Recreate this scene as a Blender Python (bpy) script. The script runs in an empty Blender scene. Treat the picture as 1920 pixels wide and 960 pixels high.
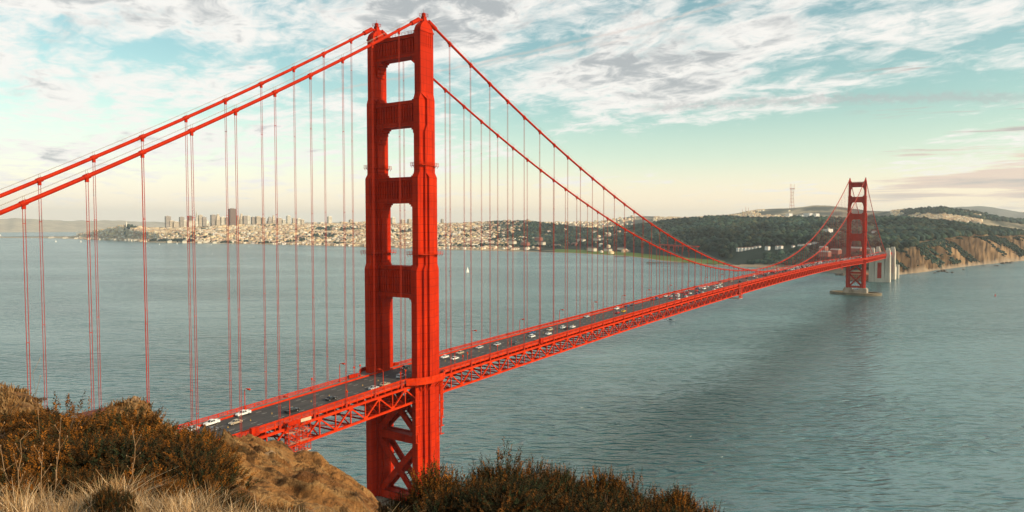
import bpy, math, random
import numpy as np
from mathutils import Vector, Matrix

# ------------------------------------------------------------------ camera
random.seed(7); RNG = np.random.default_rng(11)
SC = bpy.context.scene
COL = SC.collection
CX, CY, CZ, YAW, PITCH, ROLL, FPX = -233.2228, -214.8488, 135.3312, -0.5905, -0.0441, -0.0005, 1339.2554
CAM = np.array([CX, CY, CZ])
_fw = np.array([math.cos(PITCH)*math.cos(YAW), -math.cos(PITCH)*math.sin(YAW), math.sin(PITCH)])
_rt0 = np.array([-math.sin(YAW), -math.cos(YAW), 0.0])
_up0 = np.cross(_rt0, _fw)
_rt = _rt0*math.cos(ROLL) + _up0*math.sin(ROLL)
_up = -_rt0*math.sin(ROLL) + _up0*math.cos(ROLL)
FWH = np.array([math.cos(YAW), -math.sin(YAW), 0.0])      # level heading of the view

cam_data = bpy.data.cameras.new('camera')
cam_data.sensor_width = 36.0
cam_data.lens = FPX/1920.0*36.0
cam_data.clip_start = 0.2
cam_data.clip_end = 80000.0
cam = bpy.data.objects.new('camera', cam_data)
COL.objects.link(cam)
cam.matrix_world = Matrix(((_rt[0], _up[0], -_fw[0], CX), (_rt[1], _up[1], -_fw[1], CY), (_rt[2], _up[2], -_fw[2], CZ), (0, 0, 0, 1)))
SC.camera = cam

# ------------------------------------------------------------------ light
SUN_EL, SUN_S = math.radians(25.0), math.radians(8.0)     # elevation; angle south of the bridge's west
sun_dir = Vector((math.sin(SUN_S)*math.cos(SUN_EL), -math.cos(SUN_S)*math.cos(SUN_EL), math.sin(SUN_EL)))
SUN_ROT = math.atan2(sun_dir.x, sun_dir.y)
sl = bpy.data.lights.new('sun', 'SUN')
sl.energy = 4.4
sl.angle = math.radians(0.6)
sl.color = (1.0, 0.79, 0.55)
sun = bpy.data.objects.new('sun', sl)
COL.objects.link(sun)
sun.rotation_euler = sun_dir.to_track_quat('Z', 'Y').to_euler()

SC.view_settings.view_transform = 'Standard'
SC.view_settings.look = 'None'
SC.view_settings.exposure = 0.2
SC.view_settings.gamma = 1.0
SC.view_settings.use_curve_mapping = False
SC.cycles.max_bounces = 6
SC.cycles.diffuse_bounces = 2
SC.cycles.glossy_bounces = 3
SC.cycles.transmission_bounces = 2
SC.cycles.transparent_max_bounces = 6
SC.cycles.volume_bounces = 0
SC.cycles.use_denoising = True
SC.cycles.sample_clamp_indirect = 4.0
SC.cycles.sample_clamp_direct = 1.6

world = bpy.data.worlds.new('World')
SC.world = world
world.use_nodes = True
wt = world.node_tree
for n in list(wt.nodes): wt.nodes.remove(n)

class NT:
    """small helper that writes shader maths as nodes"""
    def __init__(s, tree): s.t = tree
    def put(s, node, i, v):
        if v is None: return
        if hasattr(v, 'is_output'): s.t.links.new(v, node.inputs[i])
        else: node.inputs[i].default_value = v
    def n(s, typ, **kw):
        nd = s.t.nodes.new(typ)
        for k, v in kw.items(): setattr(nd, k, v)
        return nd
    def m(s, op, a, b=None, c=None, clamp=False):
        nd = s.n('ShaderNodeMath', operation=op, use_clamp=clamp)
        s.put(nd, 0, a); s.put(nd, 1, b); s.put(nd, 2, c)
        return nd.outputs[0]
    def add(s, a, b): return s.m('ADD', a, b)
    def sub(s, a, b): return s.m('SUBTRACT', a, b)
    def mul(s, a, b): return s.m('MULTIPLY', a, b)
    def step(s, v, lo, hi, a=0.0, b=1.0):
        nd = s.n('ShaderNodeMapRange', interpolation_type='SMOOTHSTEP')
        s.put(nd, 0, v); s.put(nd, 1, lo); s.put(nd, 2, hi); s.put(nd, 3, a); s.put(nd, 4, b)
        return nd.outputs[0]
    def mix(s, f, a, b, blend='MIX'):
        nd = s.n('ShaderNodeMix', data_type='RGBA', blend_type=blend)
        s.put(nd, 0, f); s.put(nd, 6, a); s.put(nd, 7, b)
        return nd.outputs[2]
    def noise(s, vec, scale, detail=4.0, rough=0.55, dist=0.0, dim='3D'):
        nd = s.n('ShaderNodeTexNoise', noise_dimensions=dim)
        if vec is not None: s.put(nd, 'Vector', vec)
        s.put(nd, 'Scale', scale); s.put(nd, 'Detail', detail); s.put(nd, 'Roughness', rough); s.put(nd, 'Distortion', dist)
        return nd.outputs[0]
    def vec(s, x, y, z):
        nd = s.n('ShaderNodeCombineXYZ')
        s.put(nd, 0, x); s.put(nd, 1, y); s.put(nd, 2, z)
        return nd.outputs[0]
    def mapping(s, vec, scale=(1, 1, 1), rot=(0, 0, 0), loc=(0, 0, 0)):
        nd = s.n('ShaderNodeMapping')
        s.put(nd, 0, vec); s.put(nd, 1, loc); s.put(nd, 2, rot); s.put(nd, 3, scale)
        return nd.outputs[0]
    def turned(s, vec, rot, scale):
        """turn first, then stretch along the turned axes"""
        return s.mapping(s.mapping(vec, rot=(0, 0, rot)), scale=(scale[0], scale[1], 1))

def build_sky():
    T = NT(wt)
    sky = T.n('ShaderNodeTexSky', sky_type='NISHITA')
    sky.sun_disc = False
    sky.sun_elevation = SUN_EL
    sky.sun_rotation = SUN_ROT
    sky.altitude = 100.0
    sky.air_density = 1.0
    sky.dust_density = 1.2
    sky.ozone_density = 1.0
    tc = T.n('ShaderNodeTexCoord')
    d = tc.outputs['Generated']
    sep = T.n('ShaderNodeSeparateXYZ'); T.put(sep, 0, d)
    x, y, z = sep.outputs
    # compass bearing (degrees, 0 = along the heading of the bay view) and elevation of each sky direction
    a = T.add(T.mul(x, float(_rt0[0])), T.mul(y, float(_rt0[1])))
    b = T.add(T.mul(x, float(FWH[0])), T.mul(y, float(FWH[1])))
    az = T.mul(T.m('ARCTAN2', a, b), 57.2958)
    el = T.mul(T.m('ARCSINE', z), 57.2958)
    zc = T.add(T.m('MAXIMUM', z, 0.0), 0.10)
    px = T.m('DIVIDE', x, zc); py = T.m('DIVIDE', y, zc)
    pv = T.vec(px, py, 0.0)
    # rotated so the long axis of the streaks runs across the bay
    st = T.turned(pv, SKY_TURN, (0.68, 1.15))
    big = T.noise(st, 0.8, 2.0, 0.5, 0.3)
    mid = T.noise(st, 2.3, 8.0, 0.60, 0.5)
    puff = T.noise(T.mapping(st, scale=(1.4, 0.9, 1), loc=(3.1, 1.7, 0)), 7.0, 6.0, 0.62, 0.6)
    body = T.add(T.add(T.mul(T.sub(big, 0.5), 0.9), T.mul(T.sub(mid, 0.5), 1.25)), T.add(T.mul(T.sub(puff, 0.5), 0.85), 0.5))
    fine = T.add(T.mul(mid, 0.65), T.mul(puff, 0.35))
    def blob(a0, e0, sa, se, amp):
        qa = T.m('POWER', T.m('DIVIDE', T.sub(az, a0), sa), 2.0)
        qe = T.m('POWER', T.m('DIVIDE', T.sub(el, e0), se), 2.0)
        return T.mul(T.m('EXPONENT', T.mul(T.add(qa, qe), -1.0)), amp)
    cov = None
    for bl in SKY_BLOBS:
        g = blob(*bl)
        cov = g if cov is None else T.add(cov, g)
    dens = T.add(body, cov)
    alpha = T.m('POWER', T.step(dens, 0.42, 0.80), 0.85)
    thick = T.step(dens, 0.62, 1.05)
    # the same field read a little nearer to the sun tells the lit rims from the grey undersides
    off = T.mapping(st, loc=(0.05, -0.06, 0.0))
    lit = T.sub(T.noise(off, 2.3, 8.0, 0.60, 0.5), mid)
    grey = T.add(T.add(blob(-3, 17.5, 15, 3.6, 0.42), blob(11, 13.0, 9, 2.6, 0.25)), T.add(blob(-33, 16.0, 9, 3.0, 0.2), blob(0, 46.0, 200, 18.0, -0.12)))
    shade = T.step(T.add(T.add(T.mul(thick, 0.75), T.mul(lit, 3.0)), T.mul(grey, T.step(puff, 0.3, 0.7, 0.4, 1.3))), 0.12, 1.0)
    shade = T.mul(shade, T.step(el, 18.0, 26.0, 1.0, 0.15))     # unseen cloud above the view, brightened to lift the water's reflection
    ccol = T.mix(shade, (6.9, 6.65, 6.3, 1), (3.2, 3.35, 3.45, 1))
    # clear air: the physical sky, tinted towards the teal of the evening
    base = T.mix(1.0, sky.outputs[0], SKY_TINT, 'MULTIPLY')
    warm = T.step(el, -1.0, 10.0, 1.0, 0.0)
    base = T.mix(T.mul(warm, 0.80), base, (8.3, 7.7, 6.5, 1))
    base = T.mix(T.mul(T.step(el, 0.5, 5.5, 1.0, 0.0), 0.70), base, (9.0, 6.9, 4.6, 1))
    # milky high veil towards the city side
    veil = T.mul(T.step(az, 10.0, -34.0), T.step(el, 14.0, 3.0))
    base = T.mix(T.mul(veil, 0.35), base, (8.6, 8.1, 7.0, 1))
    col = T.mix(T.mul(alpha, T.step(el, 0.0, 3.0, 0.1, 0.94)), base, ccol)
    # low grey-pink cloud bars over the ocean side
    bars = T.noise(T.vec(T.mul(az, 0.085), T.mul(el, 1.25), 3.7), 1.0, 6.0, 0.58, 0.25)
    bm = T.mul(T.step(T.add(bars, blob(36.0, 3.3, 10.0, 2.0, 0.26)), 0.60, 0.70), T.step(az, 24.0, 29.0))
    bc = T.mix(T.step(bars, .5, .72), (5.9, 4.5, 3.7, 1), (3.1, 2.9, 2.9, 1))
    col = T.mix(T.mul(bm, 0.85), col, bc)
    # aircraft trails and a torn band of smoke
    def trail(a0, e0, a1, e1, wid, amp, c, bend=0.0, rough=3.0):
        f = T.m('DIVIDE', T.sub(az, a0), a1-a0)
        line = T.add(T.add(e0, T.mul(f, e1-e0)), T.mul(T.mul(f, T.sub(1.0, f)), bend))
        wob = T.mul(T.sub(T.noise(T.vec(T.mul(az, .9), T.mul(el, 1.2), 7.0), rough, 5.0, .65), .5), wid*4)
        q = T.m('DIVIDE', T.add(T.sub(el, line), wob), wid)
        k = T.m('EXPONENT', T.mul(T.m('POWER', q, 2.0), -1.0))
        k = T.mul(T.mul(k, T.mul(T.step(f, 0.0, 0.12), T.step(f, 0.85, 1.05, 1.0, 0.0))), amp)
        return T.mix(k, col, c)
    col = trail(-16.0, 9.8, 20.0, 16.9, 0.10, 0.42, (5.2, 4.3, 3.9, 1), 0.7, 1.2)
    col = trail(-4.0, 12.1, 14.0, 14.9, 0.14, 0.25, (5.4, 4.5, 4.1, 1), 0.5, 1.2)
    col = trail(9.0, 8.9, 37.0, 7.9, 0.30, 0.55, (3.4, 3.4, 3.4, 1), 2.6, 2.2)
    bg = T.n('ShaderNodeBackground')
    T.put(bg, 0, col); T.put(bg, 1, 0.13)
    out = T.n('ShaderNodeOutputWorld')
    wt.links.new(bg.outputs[0], out.inputs[0])

SKY_TURN = math.radians(-70)
SKY_TINT = (1.02, 1.22, 0.93, 1)
# bearing, elevation, spread, spread, amount of cloud
SKY_BLOBS = [(8, 13.5, 13, 4.0, 0.22), (-4, 18.0, 14, 3.2, 0.18), (25, 15.0, 9, 4.0, 0.10), (16, 9.6, 10, 1.6, 0.12), (-30, 9.0, 14, 2.6, 0.16),
             (-22, 14.0, 16, 1.7, 0.10), (-28, 17.5, 12, 2.0, 0.12), (-20, 5.0, 16, 1.6, 0.06), (14, 5.8, 16, 2.2, -0.30), (32, 8.0, 7, 1.6, -0.10),
             (0, 0.0, 60, 2.6, -0.20), (-27, 12.2, 7, 0.9, -0.16), (-13, 10.5, 6, 1.2, -0.12), (0, 27.0, 200, 8.0, 0.28), (0, 60.0, 200, 20.0, -0.10)]  # last two lie above the view, added to set water reflections and ambient light
build_sky()

# ------------------------------------------------------------------ helpers
def ray(u, v):
    d = _fw + _rt*(u-960)/FPX - _up*(v-480)/FPX
    return d/np.linalg.norm(d)
def at_dist(u, v, D):
    """point seen at photo position u, v at level distance D"""
    d = ray(u, v)
    return CAM + d*D/math.hypot(d[0], d[1])
def on_z(u, v, z=0.0):
    d = ray(u, v)
    return CAM + d*(z-CZ)/d[2]
def on_y(u, v, y):
    d = ray(u, v)
    return CAM + d*(y-CY)/d[1]
def bearing_dir(u):
    h = FWH + _rt0*(np.asarray(u)[..., None]-960)/FPX*math.cos(PITCH)
    return h/np.linalg.norm(h, axis=-1, keepdims=True)
def z_at(u, v, D):
    d = ray(u, v)
    return CZ + D*d[2]/math.hypot(d[0], d[1])

def tag(o, label=None, cat=None, group=None, kind=None):
    if label: o['label'] = label
    if cat: o['category'] = cat
    if group: o['group'] = group
    if kind: o['kind'] = kind
    return o
def empty(name, loc=(0, 0, 0), rz=0.0, parent=None):
    o = bpy.data.objects.new(name, None)
    o.empty_display_size = 1.0
    o.location = loc; o.rotation_euler = (0, 0, rz)
    COL.objects.link(o)
    if parent: o.parent = parent
    return o
def copy_tree(o, parent=None):
    c = o.copy(); COL.objects.link(c)
    if parent: c.parent = parent
    for ch in o.children: copy_tree(ch, c)
    return c

def np_mesh(name, verts, faces, mats, cols=None, midx=None, smooth=False):
    """mesh from arrays; faces is (n,3) or (n,4)"""
    verts = np.asarray(verts, np.float32); faces = np.asarray(faces, np.int32)
    me = bpy.data.meshes.new(name)
    k = faces.shape[1]
    me.vertices.add(len(verts)); me.vertices.foreach_set('co', verts.ravel())
    me.loops.add(faces.size); me.loops.foreach_set('vertex_index', faces.ravel())
    me.polygons.add(len(faces)); me.polygons.foreach_set('loop_start', np.arange(0, faces.size, k, dtype=np.int32))
    if smooth: me.polygons.foreach_set('use_smooth', np.ones(len(faces), bool))
    for m in (mats if isinstance(mats, (list, tuple)) else [mats]): me.materials.append(m)
    if midx is not None: me.polygons.foreach_set('material_index', np.asarray(midx, np.int32))
    me.update(calc_edges=True)
    if cols is not None:
        at = me.color_attributes.new('tone', 'FLOAT_COLOR', 'POINT')
        c4 = np.ones((len(verts), 4), np.float32); c4[:, :3] = cols
        at.data.foreach_set('color', c4.ravel())
    me.validate()
    return me
def link(name, me, parent=None, loc=None):
    o = bpy.data.objects.new(name, me); COL.objects.link(o)
    if parent: o.parent = parent
    if loc is not None: o.location = loc
    return o

class MB:
    def __init__(s): s.v = []; s.f = []; s.mi = []
    def quad(s, idx, m=0): s.f.append(tuple(idx)); s.mi.append(m)
    def hexa(s, p, m=0):
        b = len(s.v); s.v += [tuple(q) for q in p]
        for q in ((0, 3, 2, 1), (4, 5, 6, 7), (0, 1, 5, 4), (1, 2, 6, 5), (2, 3, 7, 6), (3, 0, 4, 7)):
            s.quad([b+i for i in q], m)
    def box(s, x0, x1, y0, y1, z0, z1, m=0):
        s.hexa([(x0, y0, z0), (x1, y0, z0), (x1, y1, z0), (x0, y1, z0), (x0, y0, z1), (x1, y0, z1), (x1, y1, z1), (x0, y1, z1)], m)
    def frus(s, cx, cy, z0, z1, a0, b0, a1, b1, m=0):
        s.hexa([(cx-a0, cy-b0, z0), (cx+a0, cy-b0, z0), (cx+a0, cy+b0, z0), (cx-a0, cy+b0, z0),
                (cx-a1, cy-b1, z1), (cx+a1, cy-b1, z1), (cx+a1, cy+b1, z1), (cx-a1, cy+b1, z1)], m)
    def beam(s, p, q, w, h, m=0, up=(0, 0, 1)):
        p = Vector(p); q = Vector(q); t = (q-p).normalized(); u = Vector(up)
        if abs(t.dot(u)) > 0.98: u = Vector((0, 1, 0))
        r = t.cross(u).normalized(); n = r.cross(t)
        r = r*(w/2); n = n*(h/2)
        s.hexa([p-r-n, p+r-n, p+r+n, p-r+n, q-r-n, q+r-n, q+r+n, q-r+n], m)
    def loft(s, rings, cap=True, m=0):
        b = len(s.v); k = len(rings[0])
        for r in rings: s.v += [tuple(q) for q in r]
        for i in range(len(rings)-1):
            for j in range(k):
                a = b+i*k+j; c = b+i*k+(j+1) % k
                s.quad((a, c, c+k, a+k), m)
        if cap:
            s.quad([b+j for j in range(k)][::-1], m)
            e = b+(len(rings)-1)*k
            s.quad([e+j for j in range(k)], m)
    def tube(s, pts, r, n=8, m=0, cap=True):
        pts = [Vector(p) for p in pts]; rings = []
        rr = r if isinstance(r, (list, tuple)) else [r]*len(pts)
        for i, p in enumerate(pts):
            t = (pts[min(i+1, len(pts)-1)]-pts[max(i-1, 0)]).normalized()
            u = Vector((0, 0, 1)) if abs(t.z) < 0.95 else Vector((1, 0, 0))
            a = t.cross(u).normalized(); c = a.cross(t)
            rings.append([p+(a*math.cos(2*math.pi*j/n)+c*math.sin(2*math.pi*j/n))*rr[i] for j in range(n)])
        s.loft(rings, cap, m)
    def lathe(s, c, prof, n=12, m=0):
        s.loft([[(c[0]+r*math.cos(2*math.pi*j/n), c[1]+r*math.sin(2*math.pi*j/n), c[2]+z) for j in range(n)] for r, z in prof], True, m)
    def prism(s, poly, y0, y1, m=0):
        """outline in x,z pushed along y"""
        s.loft([[(x, y0, z) for x, z in poly], [(x, y1, z) for x, z in poly]], True, m)
    def mesh(s, name, mats):
        me = bpy.data.meshes.new(name)
        me.from_pydata(s.v, [], s.f)
        for m in (mats if isinstance(mats, (list, tuple)) else [mats]): me.materials.append(m)
        if any(s.mi): me.polygons.foreach_set('material_index', np.asarray(s.mi, np.int32))
        me.update()
        import bmesh
        bm = bmesh.new(); bm.from_mesh(me); bmesh.ops.recalc_face_normals(bm, faces=bm.faces); bm.to_mesh(me); bm.free()
        return me
    def build(s, name, mats, parent=None, loc=None, smooth=False):
        me = s.mesh(name, mats)
        if smooth: me.polygons.foreach_set('use_smooth', np.ones(len(me.polygons), bool))
        return link(name, me, parent, loc)

def vnoise(x, y, seed=0):
    """smooth value noise, -1..1"""
    x = np.asarray(x, float); y = np.asarray(y, float)
    xi = np.floor(x).astype(np.int64); yi = np.floor(y).astype(np.int64)
    fx = x-xi; fy = y-yi; fx = fx*fx*(3-2*fx); fy = fy*fy*(3-2*fy)
    def h(a, b):
        n = (a*374761393 + b*668265263 + seed*974711) & 0x7fffffff
        n = ((n ^ (n >> 13))*1274126177) & 0x7fffffff
        return ((n ^ (n >> 16)) & 0xffff)/32767.5-1
    return (h(xi, yi)*(1-fx)+h(xi+1, yi)*fx)*(1-fy)+(h(xi, yi+1)*(1-fx)+h(xi+1, yi+1)*fx)*fy
def fbm(x, y, o=4, seed=0):
    s = 0; a = 1.0; t = 0
    for i in range(o):
        s = s+a*vnoise(x*2**i, y*2**i, seed+i*17); t += a; a *= 0.5
    return s/t

# ------------------------------------------------------------------ materials
def mat(name, base, rough=0.6, var=0.0, vscale=1.0, var_col=None, attr=False, metal=0.0, spec=0.5, bump=0.0, bscale=5.0, coord='Object', streak=None, detail=4.0):
    m = bpy.data.materials.new(name); m.use_nodes = True
    t = m.node_tree; T = NT(t)
    b = t.nodes['Principled BSDF']
    b.inputs['Roughness'].default_value = rough
    b.inputs['Metallic'].default_value = metal
    b.inputs['Specular IOR Level'].default_value = spec
    col = tuple(base)+(1,)
    tc = T.n('ShaderNodeTexCoord'); vec = tc.outputs[coord]
    if streak: vec = T.mapping(vec, scale=streak)
    if attr:
        at = T.n('ShaderNodeVertexColor', layer_name='tone')
        col = T.mix(1.0, col, at.outputs[0], 'MULTIPLY')
    if var > 0:
        nz = T.noise(vec, vscale, detail, 0.6)
        f = T.step(nz, 0.35, 0.65)
        vc = tuple(var_col)+(1,) if var_col else tuple(c*0.6 for c in base)+(1,)
        if attr: vc = T.mix(1.0, vc, at.outputs[0], 'MULTIPLY')
        col = T.mix(T.mul(f, var), col, vc)
    T.put(b, 'Base Color', col)
    if bump > 0:
        bp = T.n('ShaderNodeBump'); T.put(bp, 'Strength', 1.0); T.put(bp, 'Distance', bump)
        T.put(bp, 'Height', T.noise(vec, bscale, 5.0, 0.6))
        t.links.new(bp.outputs[0], b.inputs['Normal'])
    return m

M = {}
def plate_paint(name, base, worn, grime, seam):
    """painted steel plates: faded patches, rain streaks, darker plate joints"""
    m = bpy.data.materials.new(name); m.use_nodes = True; t = m.node_tree; T = NT(t); b = t.nodes['Principled BSDF']
    P = T.n('ShaderNodeTexCoord').outputs['Object']
    sep = T.n('ShaderNodeSeparateXYZ'); T.put(sep, 0, P); x, y, z = sep.outputs
    c = T.mix(T.mul(T.step(T.noise(P, 0.09, 5.0, 0.6), .38, .64), .8), base+(1,), worn+(1,))
    st = T.noise(T.mapping(P, scale=(0.9, 0.9, 0.035)), 1.0, 5.0, 0.65)
    c = T.mix(T.mul(T.step(st, .48, .68), .75), c, grime+(1,))
    row = T.m('FRACT', T.m('DIVIDE', z, 3.3))
    j = T.step(T.m('ABSOLUTE', T.sub(row, 0.5)), .455, .485)
    k = T.step(T.m('ABSOLUTE', T.sub(T.m('FRACT', T.m('DIVIDE', T.add(x, y), 2.3)), .5)), .46, .49)
    c = T.mix(T.mul(T.m('MAXIMUM', j, T.mul(k, .6)), seam), c, grime+(1,))
    pl = T.n('ShaderNodeTexWhiteNoise', noise_dimensions='2D'); T.put(pl, 'Vector', T.vec(T.m('FLOOR', T.m('DIVIDE', z, 3.3)), T.m('FLOOR', T.m('DIVIDE', T.add(x, y), 2.3)), 0.0))
    c = T.mix(T.mul(pl.outputs[0], .28), c, worn+(1,))
    T.put(b, 'Base Color', c); b.inputs['Roughness'].default_value = 0.6; b.inputs['Specular IOR Level'].default_value = 0.06
    return m
M['orange'] = plate_paint('orange_paint', (0.51, 0.024, 0.002), (0.36, 0.015, 0.002), (0.17, 0.009, 0.004), 0.75)
M['orange_truss'] = mat('orange_truss_paint', (0.60, 0.036, 0.004), 0.6, 0.7, 0.30, (0.38, 0.018, 0.003), spec=0.06, detail=7.0)
M['cable'] = mat('cable_paint', (0.44, 0.020, 0.003), 0.6, 0.6, 0.35, (0.30, 0.014, 0.003), spec=0.06, detail=7.0)
M['rope'] = mat('rope_paint', (0.36, 0.026, 0.010), 0.6, 0.3, 0.2, spec=0.1)
M['wire'] = mat('galvanised_wire', (0.35, 0.28, 0.22), 0.5)
M['asphalt'] = mat('asphalt', (0.066, 0.058, 0.054), 0.85, 0.9, 0.55, (0.034, 0.031, 0.030), streak=(0.05, 1.0, 1.0), detail=8.0)
M['walk'] = mat('walkway_concrete', (0.24, 0.17, 0.14), 0.85, 0.5, 0.3)
M['white_paint'] = mat('white_paint', (0.55, 0.52, 0.45), 0.7, 0.6, 1.2, (0.30, 0.28, 0.25))
M['yellow'] = mat('yellow_plastic', (0.75, 0.42, 0.04), 0.5, 0.2, 3.0)
M['concrete'] = mat('concrete', (0.38, 0.33, 0.27), 0.85, 0.8, 0.10, (0.19, 0.15, 0.11), streak=(1, 1, 0.25), bump=0.2, bscale=0.5)
M['pale_concrete'] = mat('pale_concrete', (0.58, 0.53, 0.44), 0.85, 0.6, 0.08, (0.40, 0.35, 0.28), streak=(1, 1, 0.25))
M['brick'] = mat('fort_brick', (0.40, 0.14, 0.05), 0.85, 0.5, 0.1, (0.28, 0.09, 0.035))
M['glass'] = mat('dark_glass', (0.02, 0.025, 0.03), 0.08, spec=0.6)
M['rubber'] = mat('tyre_rubber', (0.02, 0.02, 0.02), 0.8, 0.3, 8.0)
M['steel'] = mat('grey_steel', (0.35, 0.33, 0.30), 0.5, 0.3, 1.0)
M['netting'] = mat('scaffold_net', (0.26, 0.022, 0.008), 0.8, 0.8, 0.9, (0.10, 0.012, 0.006))
M['plank'] = mat('pale_planks', (0.55, 0.42, 0.28), 0.8, 0.5, 1.0)
M['foliage_far'] = mat('forest_foliage', (1.0, 1.0, 1.0), 0.9, 0.3, 0.03, (0.6, 0.62, 0.6), attr=True, spec=0.1)
M['house'] = mat('house_paint', (1, 1, 1), 0.8, 0.35, 0.02, (0.8, 0.78, 0.74), attr=True, spec=0.2)
M['land'] = mat('land_cover', (1, 1, 1), 0.95, 0.6, 0.010, (0.68, 0.66, 0.60), attr=True, spec=0.1, bump=2.0, bscale=0.08, detail=8.0)
M['tan_office'] = mat('office_stone', (0.58, 0.48, 0.36), 0.7, 0.3, 0.03)
M['dark_office'] = mat('dark_granite', (0.16, 0.09, 0.065), 0.5, 0.3, 0.03)
M['grey_office'] = mat('grey_office', (0.38, 0.32, 0.27), 0.6, 0.3, 0.03)
M['white_office'] = mat('white_office', (0.74, 0.68, 0.56), 0.7, 0.3, 0.03)
M['office_glass'] = mat('office_window_glass', (0.10, 0.09, 0.085), 0.25)
M['sail'] = mat('sail_cloth', (0.80, 0.78, 0.72), 0.8, 0.2, 0.5)
M['hull_white'] = mat('white_hull', (0.75, 0.74, 0.70), 0.4, 0.2, 0.5)
M['hull_dark'] = mat('dark_hull', (0.04, 0.05, 0.07), 0.4, 0.2, 0.5)
M['bark'] = mat('bark', (0.09, 0.06, 0.04), 0.9, 0.5, 2.0)
M['rock_dark'] = mat('sea_rock', (0.10, 0.075, 0.055), 0.9, 0.6, 0.3, bump=0.4, bscale=0.6)
M['foam'] = mat('foam', (0.75, 0.78, 0.78), 0.8, 0.5, 0.2, (0.5, 0.55, 0.56))
M['red_buoy'] = mat('red_buoy', (0.55, 0.05, 0.03), 0.5, 0.2, 2.0)
M['antenna'] = mat('antenna_paint', (0.62, 0.20, 0.07), 0.6, 0.3, 0.02)

def paint_mat(name, c): 
    if name not in M: M[name] = mat(name, c, 0.28, 0.15, 1.5, spec=0.5)
    return M[name]

def water_material():
    m = bpy.data.materials.new('bay_water'); m.use_nodes = True
    t = m.node_tree; T = NT(t); b = t.nodes['Principled BSDF']
    tc = T.n('ShaderNodeTexCoord'); P = tc.outputs['Object']
    patch = T.noise(T.turned(P, WDIR+0.5, (0.0014, 0.0034)), 1.0, 4.0, 0.55, 0.6)
    streaks = T.noise(T.turned(P, WDIR-0.25, (0.0005, 0.0075)), 1.0, 4.0, 0.6, 0.5)
    calm = T.step(T.add(T.mul(patch, 0.45), T.mul(streaks, 0.55)), 0.38, 0.62, 0.30, 1.25)
    def crest(n_):                                  # rounded troughs, sharp crests
        return T.m('EXPONENT', T.mul(T.m('POWER', T.mul(T.sub(n_, 0.5), 5.0), 2.0), -1.0))
    w1 = crest(T.noise(T.turned(P, WDIR, (0.05, 0.135)), 1.0, 1.5, 0.5, 0.5))
    w2 = T.noise(T.turned(P, WDIR-0.30, (0.16, 0.36)), 1.0, 3.0, 0.6, 0.4)
    w0 = T.noise(T.turned(P, WDIR+0.25, (0.014, 0.034)), 1.0, 2.0, 0.5, 0.4)
    h = T.add(T.add(T.mul(w1, 1.15), T.mul(w2, 0.6)), T.mul(w0, 2.0))
    # dark bridge reflection painted into water colour and specular, below the west side
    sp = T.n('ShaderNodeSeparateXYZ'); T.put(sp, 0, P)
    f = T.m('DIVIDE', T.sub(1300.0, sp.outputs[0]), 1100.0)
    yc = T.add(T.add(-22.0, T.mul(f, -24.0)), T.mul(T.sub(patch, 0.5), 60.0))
    deck_reflection = T.m('EXPONENT', T.mul(T.m('POWER', T.m('DIVIDE', T.sub(sp.outputs[1], yc), T.add(22.0, T.mul(f, 34.0))), 2.0), -1.0))
    deck_reflection = T.mul(deck_reflection, T.mul(T.step(f, -0.02, 0.05), T.step(f, 1.0, 1.25, 1.0, 0.0)))
    calm = T.mul(calm, T.add(1.0, T.mul(deck_reflection, 0.15)))
    bp = T.n('ShaderNodeBump'); T.put(bp, 'Strength', 1.0); T.put(bp, 'Distance', T.mul(calm, WAVE))
    T.put(bp, 'Height', h)
    t.links.new(bp.outputs[0], b.inputs['Normal'])
    T.put(b, 'Specular IOR Level', T.sub(1.0, T.mul(deck_reflection, 0.75)))
    T.put(b, 'Base Color', T.mix(T.mul(deck_reflection, 0.75), T.mix(T.step(patch, 0.4, 0.65), (0.012, 0.108, 0.106, 1), (0.007, 0.080, 0.082, 1)), (0.004, 0.034, 0.038, 1)))
    b.inputs['Roughness'].default_value = 0.20
    b.inputs['IOR'].default_value = 2.0
    return m
WAVE = 2.3; WDIR = -2.16
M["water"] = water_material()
# ------------------------------------------------------------------ water and air
R_W = 26000.0
mb = MB()
n = 96
ring = [(R_W*math.cos(2*math.pi*i/n), R_W*math.sin(2*math.pi*i/n), 0) for i in range(n)]
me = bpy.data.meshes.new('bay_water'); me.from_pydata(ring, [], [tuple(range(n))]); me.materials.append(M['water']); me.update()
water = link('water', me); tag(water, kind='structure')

def make_haze():
    m = bpy.data.materials.new('haze_air'); m.use_nodes = True
    t = m.node_tree
    for nd in list(t.nodes): t.nodes.remove(nd)
    v = t.nodes.new('ShaderNodeVolumePrincipled'); o = t.nodes.new('ShaderNodeOutputMaterial')
    v.inputs['Color'].default_value = (0.86, 0.95, 1.0, 1)
    v.inputs['Density'].default_value = HAZE
    v.inputs['Anisotropy'].default_value = 0.2
    t.links.new(v.outputs[0], o.inputs['Volume'])
    b = MB(); b.box(-26500, 26500, -26500, 26500, -60, 620)
    tag(b.build('haze', m), kind='stuff')
HAZE = 3.6e-5
if HAZE > 0: make_haze()

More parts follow.
